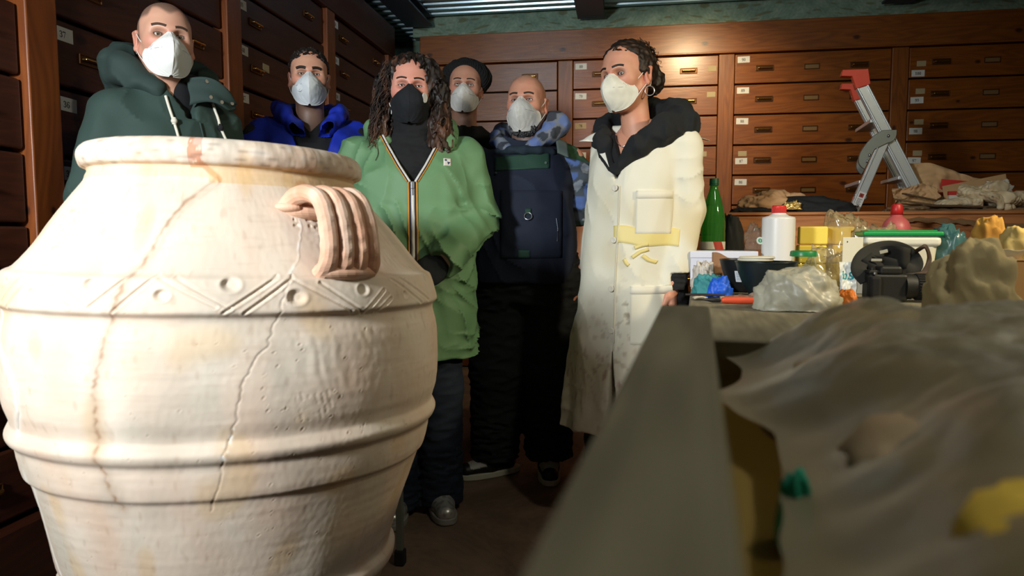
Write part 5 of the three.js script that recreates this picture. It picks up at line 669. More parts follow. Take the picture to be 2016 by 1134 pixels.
// tray in the foreground, with wrapped finds
{
  const t = at('wooden_tray', 'grey wooden tray right under the camera, its blurred rim running into the picture', 'tray', 0.44, TY, 0.22);
  const W = 0.95, L = 0.94, hh = 0.09;
  for (const s of [-1, 1]) { obj('rim_board', bx(0.046, 0.02, L, s * (W / 2 - 0.023), hh - 0.01, 0, 0.003), mGreyWood, t); obj('side_board', bx(0.016, hh - 0.02, L - 0.02, s * (W / 2 - 0.012), (hh - 0.02) / 2, 0, 0.002), mGreyWood, t); }
  for (const s of [-1, 1]) { obj('side_board', bx(W - 0.05, s < 0 ? hh - 0.03 : hh - 0.02, 0.016, 0, (s < 0 ? hh - 0.03 : hh - 0.02) / 2, s * (L / 2 - 0.012), 0.002), mGreyWood, t); }
  obj('tray_floor', bx(W - 0.03, 0.012, L - 0.03, 0, 0.007, 0, 0.002), cm(150, 122, 54, 0.8), t);
  const mass = [['lump_of_clay', 'pale lump of clay wrapped under the plastic in the tray', arr(214, 190, 160), arr(176, 150, 116)]];
  [[0.13, 0.53, 0.07, 0.054, 0.08], [0.28, 0.54, 0.07, 0.056, 0.07], [0.42, 0.53, 0.06, 0.054, 0.08], [0.115, 0.37, 0.05, 0.05, 0.06], [0.28, 0.34, 0.07, 0.052, 0.08], [0.44, 0.32, 0.07, 0.05, 0.08], [0.1, 0.11, 0.045, 0.046, 0.05], [0.26, 0.13, 0.07, 0.046, 0.08]].forEach(([a, f, x, y, z], i) => {
    const g = lump(x, y, z, 0.12, 2.2, i + 20, 30, 16, 0.6), o = obj('clay_lump', paint(g, (px, py, pz) => mixc(mass[0][2], mass[0][3], clamp(0.5 + 0.6 * n3(px * 12, py * 12, pz * 12 + i), 0, 1))), VC(0.85)); o.position.set(...tl(a, TY + 0.013, f)); tag(o, 'pale clay lump in the tray, ' + ['far row nearest the rim board', 'far row second from the rim board', 'far row third from the rim board', 'middle row nearest the rim board', 'middle row second from the rim board', 'middle row third from the rim board', 'near row by the rim board', 'near row away from the rim board'][i], 'clay lump', 'clay lumps under the plastic');
  });
  const y1 = obj('yellow_sponge', lump(0.038, 0.06, 0.038, 0.12, 2.6, 44, 30, 16, 0.5), cm(246, 206, 84, 0.9)); y1.position.set(...tl(0.115, TY + 0.013, 0.245)); tag(y1, 'yellow sponge under the plastic in the foreground tray', 'sponge');
  const y2 = obj('teal_scrap', lump(0.008, 0.034, 0.012, 0.2, 2.6, 45, 20, 12, 0.5), cm(44, 178, 146, 0.8)); y2.position.set(...tl(0.046, TY + 0.013, 0.335)); tag(y2, 'teal scrap poking out beside the plastic in the tray', 'scrap');
  const bagG = sheet((u, v) => { const a = 0.028 + 0.6 * u + (0.018 * n3(v * 4, 1, 2) + 0.004 * n3b(v * 10, 1, 2)) * (1 - u), f = 0.02 + 0.72 * v, e = ss(u, 0, 0.2), fe = 1 - ss(v, 0.97, 1.0), y = 0.04 + 0.004 * ss(v, 0.5, 0.95) + e * (0.05 + 0.007 * n3(a * 6, f * 6, 1) + 0.0035 * (2 * Math.abs(n3(a * 15, f * 13, 3)) - 1) + 0.0022 * (1 - 2 * Math.abs(n3b(a * 40, f * 36, 3)))) + 0.004 * e * ss(v, 0.55, 0.9) - 0.012 * (1 - fe); const p = tl(a, TY + Math.max(0.02, y), f); return p; }, 110, 110, 0);
  const pm = phy({ color: lin(196, 184, 150), roughness: 0.45, transmission: 0.6, thickness: 0, clearcoat: 0.5, clearcoatRoughness: 0.25, side: THREE.DoubleSide });
  tag(obj('plastic_wrap', bagG, pm), 'large crumpled sheet of clear plastic over the tray in the right foreground', 'plastic wrap');
}
// bottle
{
  const t = at('plastic_bottle', 'tall green plastic bottle with a green cap beside the white coat', 'bottle', 0.047, TY, 2.552), pet = phy({ color: lin(110, 214, 104), roughness: 0.06, transmission: 0.82, thickness: 0, ior: 1.5, side: THREE.DoubleSide });
  const pr = [[0, 0.006], [0.03, 0.002], [0.04, 0.006], [0.0425, 0.02], [0.041, 0.05], [0.0425, 0.056], [0.0425, 0.1], [0.041, 0.104], [0.0425, 0.108], [0.0425, 0.165], [0.041, 0.17], [0.0425, 0.175], [0.042, 0.2], [0.039, 0.225], [0.033, 0.255], [0.025, 0.285], [0.0175, 0.308], [0.0142, 0.322], [0.0135, 0.335]];
  obj('shell', lathe(pr, 44), pet, t); obj('cap', mg([cyl(0.0155, 0.0158, 0.018, 0, 0.345, 0, 28), cyl(0.0165, 0.0165, 0.004, 0, 0.333, 0, 28)]), cm(18, 92, 62, 0.4), t);
  const lb = new THREE.CylinderGeometry(0.0432, 0.0432, 0.058, 44, 1, true).rotateY(-1.1); lb.translate(0, 0.103, 0);
  obj('paper_label', lb, Object.assign(card(512, 128, (c, w, h) => { c.fillStyle = '#e8e6dc'; c.fillRect(0, 0, w, h); c.fillStyle = '#1f7a46'; c.fillRect(0, 60, w, 68); c.fillStyle = '#c8483a'; for (const x of [90, 346]) { c.beginPath(); c.moveTo(x, 0); c.lineTo(x + 60, 0); c.lineTo(x + 110, 128); c.lineTo(x + 30, 128); c.fill(); } c.fillStyle = '#f2f0e8'; c.font = 'bold 44px sans-serif'; c.fillText('ETN', 2, 112); c.fillText('ETN', 200, 112); c.fillText('ETN', 400, 112); }, 0.5), { side: THREE.DoubleSide }), t);
}
{
  const t = at('carton', 'low pale lilac-white carton box under the green bottle', 'box', 0.075, TY, 2.3); obj('box_body', [bx(0.2, 0.1, 0.13, 0, 0.05, 0, 0.002)], cm(206, 210, 226, 0.7), t); obj('lid_flap', [bx(0.202, 0.004, 0.13, 0, 0.1035, 0, 0.001), bx(0.202, 0.018, 0.002, 0, 0.094, 0.0665, 0.0008)], cm(214, 216, 230, 0.7), t);
}
{
  const t = at('canister', 'white cylindrical canister with a bright red cap', 'canister', 0.239, TY, 2.3);
  obj('can_body', lathe([[0, 0], [0.047, 0], [0.0495, 0.003], [0.0495, 0.205], [0.048, 0.211], [0.03, 0.216], [0.0215, 0.222], [0.02, 0.228], [0, 0.228]], 48), phy({ color: lin(226, 226, 226), roughness: 0.35, clearcoat: 0.3 }), t);
  obj('cap', [lathe([[0, 0.224], [0.021, 0.224], [0.0212, 0.244], [0.019, 0.248], [0, 0.2485]], 36), ...Array.from({ length: 24 }, (_, i) => bx(0.0016, 0.018, 0.0016, 0.0212 * Math.cos(i * Math.PI / 12), 0.234, 0.0212 * Math.sin(i * Math.PI / 12), 0.0004))], cm(208, 50, 44, 0.4), t);
}
{
  const t = at('glass_jar', 'small empty glass jar with a green lid in front of the canister', 'jar', 0.272, TY, 1.99);
  obj('glass', lathe([[0, 0.002], [0.028, 0], [0.0325, 0.006], [0.0335, 0.02], [0.0335, 0.075], [0.031, 0.086], [0.0295, 0.092], [0.0295, 0.1]], 40), phy({ color: lin(236, 240, 226), roughness: 0.04, transmission: 1, thickness: 0, side: THREE.DoubleSide }), t);
  obj('lid', [lathe([[0, 0.1145], [0.03, 0.1145], [0.0335, 0.112], [0.0345, 0.1], [0.0335, 0.099]], 40)], cm(38, 132, 74, 0.35), t); obj('dried_residue', lathe([[0, 0.004], [0.031, 0.006], [0.0325, 0.018], [0, 0.022]], 30), cm(186, 170, 120, 0.8), t);
}
for (const [a, f, y, turn, sx, c, lb] of [[0.126, 1.99, 0, 0.1, 1, lin(22, 24, 28), 'black rubber mixing bowl with a small white sticker'], [0.165, 1.845, 0, -0.2, 1.06, lin(20, 32, 34), 'dark green-black rubber bowl in front of the black one']]) {
  const t = at('mixing_bowl', lb, 'bowl', a, TY + y, f, turn), g = lathe([[0, 0.004], [0.03, 0], [0.036, 0.003], [0.052, 0.03], [0.064, 0.062], [0.07, 0.086], [0.071, 0.089], [0.069, 0.089], [0.062, 0.062], [0.05, 0.032], [0.034, 0.008], [0, 0.008]], 48); g.scale(sx, 1, sx * 0.9); obj('bowl', g, std({ color: c, roughness: 0.42 }), t);
  obj('rolled_rim', new THREE.TorusGeometry(0.0702 * sx, 0.0018, 8, 48).rotateX(Math.PI / 2).scale(1, 1, 0.9).translate(0, 0.0885, 0), std({ color: c, roughness: 0.35 }), t);
  if (c.r > 0.008 && lb.includes('sticker')) { const s = new THREE.CylinderGeometry(0.0635, 0.0535, 0.03, 10, 1, true, -0.62, 0.42).scale(sx * 1.012, 1, sx * 0.915).translate(0, 0.045, 0); obj('sticker', s, Object.assign(card(64, 80, (q) => { q.fillStyle = '#dfe2e8'; q.fillRect(0, 0, 64, 80); q.fillStyle = '#7d8290'; for (let i = 0; i < 5; i++) q.fillRect(8, 14 + i * 12, 30 + (i * 17) % 20, 4); }), { side: THREE.DoubleSide }), t); }
}
for (let i = 0; i < 2; i++) { const o = obj('plastic_dish', lathe([[0, 0], [0.041, 0], [0.044, 0.001], [0.0445, 0.0045], [0.043, 0.0058], [0, 0.0055]], 40), cm(232, 226, 206, 0.5)); o.position.set(...tl(0.142 + i * 0.004, TY + 0.0895 + i * 0.006, 1.885)); tag(o, i ? 'upper flat cream plastic dish of two lying on the bowls' : 'lower flat cream plastic dish of two lying on the bowls', 'dish', 'flat dishes on the bowls'); }
{ const o = obj('cardboard_piece', sheet((u, v) => [0.075 * (u - 0.5), 0.105 * v * (1 - 0.18 * u) + 0.004 * Math.sin(u * 7), -0.06 * v + 0.012 * u], 12, 8, 0.004), cm(142, 104, 74, 0.9)); o.position.set(...tl(0.075, TY, 2.06)); o.rotation.y = -TB; tag(o, 'torn brown cardboard piece leaning behind the bowls', 'cardboard'); }
const clear = phy({ color: lin(236, 232, 220), roughness: 0.1, transmission: 0.92, thickness: 0, side: THREE.DoubleSide });
const film = phy({ color: lin(238, 230, 200), roughness: 0.16, transmission: 0.8, thickness: 0, clearcoat: 1, clearcoatRoughness: 0.08, side: THREE.DoubleSide });
function blob(name, label, cat, a, y, f, size, amp, freq, s, mat, turn = 0, fold = 1, nu = 56, nv = 28) { const o = obj(name, lump(size[0], size[1], size[2], amp, freq, s, nu, nv, fold), mat); o.position.set(...tl(a, y, f)); o.rotation.y = -TB + turn; return tag(o, label, cat); }
blob('foam_lump', 'small pale lump of bubble foam at the table corner by the white coat', 'foam', 0.015, TY, 2.03, [0.034, 0.068, 0.03], 0.16, 3.4, 3, phy({ color: lin(220, 210, 196), roughness: 0.4, transmission: 0.25, thickness: 0 }), 0, 0.2);
blob('teal_cloth', 'crumpled teal glove lying at the table edge', 'glove', 0.03, TY, 1.9, [0.044, 0.046, 0.036], 0.24, 2.3, 8, cm(58, 138, 140, 0.7), 0.3);
blob('blue_glove', 'bright blue crumpled rubber glove in front of the teal one', 'glove', 0.052, TY, 1.79, [0.032, 0.044, 0.028], 0.24, 2.2, 5, phy({ color: lin(24, 92, 214), roughness: 0.5, sheen: 0.2 }), 0.8);
blob('clear_wrapper', 'crumpled clear plastic cup wrapper between carton and canister', 'wrapper', 0.17, TY + 0.106, 2.33, [0.03, 0.07, 0.03], 0.28, 2.4, 12, clear);
{ const o = obj('wrapper_label', new THREE.CylinderGeometry(0.012, 0.012, 0.002, 20).rotateX(1.3).rotateY(0.3), card(64, 64, (c) => { c.fillStyle = '#dfe6da'; c.fillRect(0, 0, 64, 64); c.fillStyle = '#3f9a6a'; c.beginPath(); c.arc(32, 32, 18, 0, 7); c.fill(); c.fillStyle = '#dfe6da'; c.fillRect(22, 28, 20, 8); })); o.position.set(...tl(0.185, TY + 0.138, 2.29)); tag(o, 'round green and white sticker on the clear wrapper', 'sticker'); }
{
  const spots = [[0.1, 1.7, 0.034, 0.014, 0.02], [0.135, 1.705, 0.026, 0.018, 0.018], [0.075, 1.71, 0.016, 0.012, 0.014]]; spots.forEach(([a, f, x, y, z], i) => { const o = obj('pottery_sherd', paint(lump(x, y, z, 0.2, 2, 60 + i, 26, 14, 0.6), (px, py, pz) => mixc(arr(112, 82, 66), arr(176, 152, 132), clamp(0.4 + 0.8 * n3(px * 40, py * 40, pz * 40), 0, 1))), VC(0.85)); o.position.set(...tl(a, TY, f)); tag(o, ['broad brown sherd between the blue glove and the plastic mound', 'greyish sherd lying right against the plastic mound', 'smallest ochre sherd, left of the brown one'][i], 'sherd', 'sherds by the orange tool'); });
  const o = obj('paper_slip', sheet((u, v) => [0.08 * (u - 0.5), 0.004 + 0.003 * Math.sin(u * 8) + 0.002 * n3(u * 4, v * 4, 1), 0.045 * (v - 0.5)], 14, 8, 0.001), cm(222, 208, 188, 0.8)); o.position.set(...tl(0.03, TY, 1.72)); o.rotation.y = 0.1; tag(o, 'pale paper slip on the table edge behind the orange tool', 'paper');
  const r1 = obj('thin_stick', tube([[-0.045, 0.006, 0], [0, 0.007, 0.002], [0.05, 0.005, 0]], 0.0028, false, 12, 8), cm(40, 30, 28, 0.6)); r1.position.set(...tl(0.015, TY + 0.004, 1.745)); tag(r1, 'thin dark stick lying across the table edge', 'stick');
  const t = at('hand_tool', 'orange-handled tool with a black tip at the front table edge', 'tool', 0.07, TY, 1.64, 0.05);
  obj('grip', lathe([[0, 0], [0.0055, 0.002], [0.0078, 0.02], [0.0082, 0.05], [0.0072, 0.078], [0.0055, 0.084], [0, 0.085]], 24).rotateZ(Math.PI / 2).translate(0.066, 0.0085, 0), cm(222, 84, 48, 0.45), t); obj('tip', lathe([[0, 0], [0.0062, 0.001], [0.0066, 0.018], [0.003, 0.034], [0.0012, 0.04], [0, 0.04]], 20).rotateZ(Math.PI / 2).translate(-0.019, 0.0085, 0), cm(26, 26, 28, 0.5), t);
}
{
  const g = lump(0.105, 0.082, 0.09, 0.22, 1.7, 71, 80, 40, 0.9); blob('plastic_mound', 'grey-white dusty mound wrapped in thin plastic in the middle of the table', 'bag', 0.205, TY, 1.56, [0.088, 0.08, 0.075], 0.16, 2.0, 71, phy({ color: lin(190, 186, 166), roughness: 0.55, transmission: 0.12, thickness: 0, clearcoat: 0.4, clearcoatRoughness: 0.3 }), 0.4, 0.85, 80, 40);
  blob('orange_peel', 'small orange scrap beside the plastic mound', 'scrap', 0.315, TY, 1.64, [0.022, 0.034, 0.02], 0.2, 2, 72, cm(222, 124, 40, 0.6));
}
// yellow sponges in a bag
{
  const mY = cm(248, 222, 96, 0.8); [[0.362, 2.48, 0, 0], [0.362, 2.48, 0.062, 0.03], [0.365, 2.48, 0.124, -0.04], [0.47, 2.55, 0, 0.1], [0.475, 2.55, 0.062, 0.06], [0.46, 2.55, 0.124, -0.1]].forEach(([a, f, y, r], i) => { const o = obj('sponge_block', bx(0.088, 0.06, 0.06, 0, 0.03, 0, 0.006, 2), mY); o.position.set(...tl(a, TY + y, f)); o.rotation.y = -TB + r; tag(o, ['bottom', 'middle', 'top'][i % 3] + (i < 3 ? ' yellow sponge block of the stack right beside the white canister' : ' yellow sponge block of the stack inside the clear bag'), 'sponge', 'yellow sponge blocks'); });
  blob('clear_bag', 'crumpled clear bag over the yellow sponges', 'bag', 0.47, TY, 2.53, [0.085, 0.205, 0.065], 0.22, 2.3, 31, film, 0.2, 1, 64, 34); blob('clear_bag', 'shiny crumpled clear bag in front of the yellow sponges, behind the green-lidded jar', 'bag', 0.36, TY, 2.2, [0.07, 0.1, 0.05], 0.24, 2.6, 37, film, 0.5, 1, 60, 30);
  blob('clear_bag', 'flat crumpled clear bag resting between sponges and white tub', 'bag', 0.53, TY, 2.38, [0.09, 0.165, 0.05], 0.25, 2.5, 39, film, 0, 1, 60, 30);
}
{ const t = at('paper_tag', 'upright white card with a pin hole, left of the white tub', 'card', 0.42, TY, 2.13, -0.1); obj('card_sheet', bx(0.052, 0.15, 0.003, 0, 0.075, 0, 0.001), cm(236, 230, 206, 0.7), t); obj('pin_hole', cyl(0.0018, 0.0018, 0.004, -0.014, 0.137, 0.0005, 10).rotateX(0), cm(40, 34, 28), t); }
{ const o = obj('printed_bag', sheet((u, v) => [0.042 * (u - 0.5), 0.085 * v, 0.008 * Math.sin(u * 5 + v * 3) + 0.006 * n3(u * 4, v * 5, 1) - 0.02 * v], 14, 16, 0.001), card(128, 256, (c) => { c.fillStyle = '#d8dcdc'; c.fillRect(0, 0, 128, 256); c.fillStyle = '#1c8a94'; c.font = 'bold 88px sans-serif'; c.save(); c.translate(64, 110); c.rotate(0.08); c.textAlign = 'center'; c.fillText('bS', 0, 30); c.restore(); }, 0.35)); o.position.set(...tl(0.382, TY, 1.97)); o.rotation.y = -TB; tag(o, 'small white plastic bag printed in teal, beside the black camera', 'bag'); }
{ const t = at('grey_case', 'small grey plastic case between printed bag and camera strap', 'case', 0.425, TY, 2.0); obj('case_body', bx(0.045, 0.095, 0.03, 0, 0.0475, 0, 0.004, 2), cm(150, 150, 146, 0.6), t); obj('case_latch', bx(0.012, 0.008, 0.004, 0, 0.09, 0.016, 0.001), cm(96, 96, 96, 0.5), t); }
{
  const t = at('plastic_tub', 'white plastic tub with a bright green lid behind the camera', 'tub', 0.567, TY, 2.27, -0.04), g = new RoundedBoxGeometry(0.19, 0.155, 0.13, 3, 0.018), p = g.attributes.position; for (let i = 0; i < p.count; i++) { const k = 0.86 + 0.14 * (p.getY(i) / 0.155 + 0.5); p.setX(i, p.getX(i) * k); p.setZ(i, p.getZ(i) * k); } g.translate(0, 0.0775, 0); g.computeVertexNormals();
  obj('tub_body', g, phy({ color: lin(236, 232, 214), roughness: 0.45, transmission: 0.15, thickness: 0 }), t); obj('tub_collar', [bx(0.2, 0.03, 0.14, 0, 0.138, 0, 0.012, 2)], cm(230, 230, 220, 0.45), t); obj('lid', [bx(0.208, 0.014, 0.148, 0, 0.16, 0, 0.006, 2), bx(0.18, 0.004, 0.12, 0, 0.168, 0, 0.002)], cm(28, 158, 84, 0.35), t);
}
{ const t = at('pink_bottle', 'pink plastic bottle with a red cap, showing above the green lid', 'bottle', 0.634, TY, 2.556); obj('shell', lathe([[0, 0], [0.04, 0], [0.044, 0.004], [0.044, 0.165], [0.043, 0.182], [0.037, 0.2], [0.026, 0.212], [0.018, 0.218], [0.0165, 0.226], [0, 0.226]], 44), phy({ color: lin(214, 108, 110), roughness: 0.4, transmission: 0.2, thickness: 0 }), t); obj('cap', [lathe([[0, 0.223], [0.0185, 0.223], [0.0185, 0.24], [0.0165, 0.255], [0.012, 0.258], [0, 0.258]], 30)], cm(196, 40, 42, 0.4), t); }
blob('teal_bag', 'thin teal plastic bag slumped at the right of the white tub', 'bag', 0.715, TY, 2.3, [0.05, 0.165, 0.055], 0.2, 1.9, 52, phy({ color: lin(96, 150, 156), roughness: 0.25, transmission: 0.55, thickness: 0, side: THREE.DoubleSide }), 0.3);
// camera with strap
{
  const t = at('photo_camera', 'black photo camera with its strap looped above it, lens to the right', 'camera', 0.425, TY, 1.79, 0.1), black = cm(26, 27, 26, 0.55), rub = cm(20, 20, 20, 0.85);
  obj('camera_body', [bx(0.088, 0.066, 0.046, 0, 0.033, 0, 0.008, 2), bx(0.05, 0.022, 0.044, 0.006, 0.074, 0, 0.008, 2), bx(0.03, 0.01, 0.034, -0.026, 0.07, 0, 0.004, 2)], black, t); obj('grip', [bx(0.026, 0.06, 0.02, -0.032, 0.032, 0.03, 0.008, 3)], rub, t);
  obj('dial', [cyl(0.009, 0.009, 0.008, 0.034, 0.07, 0.004, 24), cyl(0.006, 0.006, 0.006, -0.03, 0.077, 0.006, 20)], cm(60, 60, 58, 0.4, { metalness: 0.6 }), t); obj('shutter_button', cyl(0.0045, 0.0045, 0.005, -0.03, 0.068, 0.024, 16), mSteel, t);
  const ring = (x0, x1, r) => cyl(r, r, x1 - x0, 0, 0, 0, 40).rotateZ(Math.PI / 2).translate((x0 + x1) / 2, 0.036, 0.0), L = [ring(0.04, 0.056, 0.03), ring(0.056, 0.066, 0.028), ring(0.094, 0.122, 0.0305), ring(0.122, 0.136, 0.032)]; obj('lens_barrel', L, black, t);
  obj('focus_ring', [ring(0.066, 0.094, 0.0298), ...Array.from({ length: 30 }, (_, i) => bx(0.026, 0.0022, 0.0022, 0.08, 0.036 + 0.0305 * Math.cos(i * Math.PI / 15), 0.0305 * Math.sin(i * Math.PI / 15), 0.0006))], rub, t); obj('lens_ring', ring(0.135, 0.14, 0.033), cm(170, 160, 120, 0.35, { metalness: 0.7 }), t); obj('front_glass', ring(0.131, 0.1375, 0.026), phy({ color: lin(30, 30, 44), roughness: 0.05, clearcoat: 1 }), t);
  const sp = new THREE.CatmullRomCurve3([[-0.04, 0.05, 0], [-0.052, 0.075, -0.03], [-0.036, 0.104, -0.045], [0.0, 0.122, -0.05], [0.042, 0.124, -0.05], [0.072, 0.108, -0.048], [0.08, 0.085, -0.045], [0.06, 0.075, -0.045], [0.02, 0.085, -0.052], [-0.015, 0.09, -0.05]].map((p) => V(...p)));
  const strap = (c, w, th) => sheet((u, v) => { const p = c.getPoint(u), tn = c.getTangent(u), n = V(-tn.y, tn.x, 0).normalize(); return [p.x + n.x * w * (v - 0.5), p.y + n.y * w * (v - 0.5), p.z + 0.01 * Math.sin(u * 9 + v)]; }, 60, 4, th); obj('strap', strap(sp, 0.036, 0.003), cm(24, 25, 24, 0.8), t);
  const s2 = new THREE.CatmullRomCurve3([[0.05, 0.06, -0.02], [0.095, 0.07, -0.03], [0.115, 0.1, -0.04], [0.1, 0.13, -0.046], [0.08, 0.115, -0.046]].map((p) => V(...p))); obj('strap', strap(s2, 0.01, 0.0025), cm(60, 44, 34, 0.7), t); obj('strap_pad', strap(new THREE.CatmullRomCurve3([[-0.03, 0.075, -0.04], [0.02, 0.105, -0.046], [0.07, 0.1, -0.044]].map((p) => V(...p))), 0.05, 0.008), cm(18, 19, 18, 0.85), t);
  obj('strap_stitch', [bx(0.024, 0.006, 0.001, -0.01, 0.097, -0.03, 0.0004), bx(0.018, 0.008, 0.001, 0.035, 0.112, -0.033, 0.0004).rotateZ(0.25)], cm(180, 178, 164, 0.7), t);
}
// far right: tissue mound, stones on a low carton
{
  blob('tissue_mound', 'soft beige crumpled tissue mound at the right, nearer than the camera', 'tissue', 0.445, TY, 1.32, [0.072, 0.122, 0.07], 0.16, 1.6, 81, cm(192, 174, 132, 0.95), 0.2, 0.5, 70, 34);
  const t = at('carton', 'low brown carton under the yellowish stones at the right edge', 'box', 0.72, TY, 1.82); obj('box_body', bx(0.22, 0.1, 0.14, 0, 0.05, 0, 0.003), cm(150, 116, 74, 0.85), t); obj('lid_flap', bx(0.222, 0.004, 0.142, 0, 0.102, 0, 0.001), cm(164, 128, 84, 0.85), t);
  const mS = (a, b) => (x, y, z) => mixc(a, b, clamp(0.5 + 0.7 * n3(x * 30, y * 30, z * 30), 0, 1));
  for (const [a, f, y, s, A, Bc, k, lb] of [[0.66, 1.86, 0.104, [0.038, 0.085, 0.03], arr(206, 160, 74), arr(176, 126, 52), 91, 'orange-yellow porous stone standing behind the paler one'], [0.705, 1.8, 0.104, [0.05, 0.062, 0.036], arr(222, 200, 138), arr(204, 176, 104), 92, 'pale yellow rough stone lying at the right edge']]) { const o = obj('rough_stone', paint(lump(...s, 0.13, 2.1, k, 40, 22, 0.25), mS(A, Bc)), VC(0.9)); o.position.set(...tl(a, TY + y, f)); tag(o, lb, 'stone'); }
  const o = obj('paper_slip', sheet((u, v) => [0.05 * (u - 0.5), 0.02 * v + 0.002 * Math.sin(u * 7), 0.015 * v], 8, 5, 0.001), cm(236, 232, 216, 0.8)); o.position.set(...tl(0.665, TY + 0.104, 1.76)); tag(o, 'small white paper in front of the pale stone', 'paper');
}
// ---- the long wooden box behind, and the things on its lid
const LID = 1.114;
{
  const t = at('wooden_chest', 'long orange-brown wooden box standing across the back of the table', 'chest', 0.73, TY, 3.1), W = 1.24, h = LID - TY - 0.012;
  obj('front_board', bx(W, h, 0.02, 0, h / 2, 0.2, 0.003), mBoxWood, t); obj('back_board', bx(W, h, 0.02, 0, h / 2, -0.2, 0.003), mBoxWood, t); for (const s of [-1, 1]) obj('end_board', bx(0.02, h, 0.38, s * (W / 2 - 0.01), h / 2, 0, 0.003), mBoxWood, t); obj('lid_board', bx(W + 0.02, 0.012, 0.44, 0, h + 0.006, 0, 0.003), mBoxWood, t);
  obj('vent_slot', [0, 1, 2, 3].map((i) => bx(0.03, 0.0025, 0.003, -W / 2 + 0.19, 0.12 + i * 0.032, 0.2105, 0.0005)), cm(60, 36, 20, 0.9), t);
}
{ const o = obj('dark_bag', lump(0.045, 0.21, 0.05, 0.1, 1.6, 33, 40, 24, 0.4), cm(36, 38, 36, 0.8)); o.position.set(...tl(0.125, TY, 2.78)); tag(o, 'dark rounded bag standing just behind the green bottle', 'bag'); }
blob('tan_cloth', 'tan crumpled cloth on the left of the wooden box lid', 'cloth', 0.3, LID, 3.12, [0.14, 0.084, 0.1], 0.22, 1.7, 21, cm(216, 170, 126, 0.9), 0.2, 0.9, 70, 34);
blob('black_bag', 'flat black cloth bag on the box lid, left of the ladder', 'bag', 0.44, LID, 3.1, [0.17, 0.062, 0.1], 0.14, 1.4, 22, cm(26, 28, 30, 0.85), 0, 0.6, 70, 34);
blob('black_strap', 'thin black strap end trailing over the left end of the box lid', 'strap', 0.2, LID, 2.98, [0.09, 0.02, 0.04], 0.2, 1.8, 23, cm(24, 25, 27, 0.85), 0.1);
blob('gold_foil', 'little crumpled gold foil on the black bag', 'foil', 0.36, LID + 0.012, 2.985, [0.034, 0.03, 0.016], 0.4, 3.2, 24, std({ color: lin(214, 184, 112), roughness: 0.35, metalness: 0.6 }));
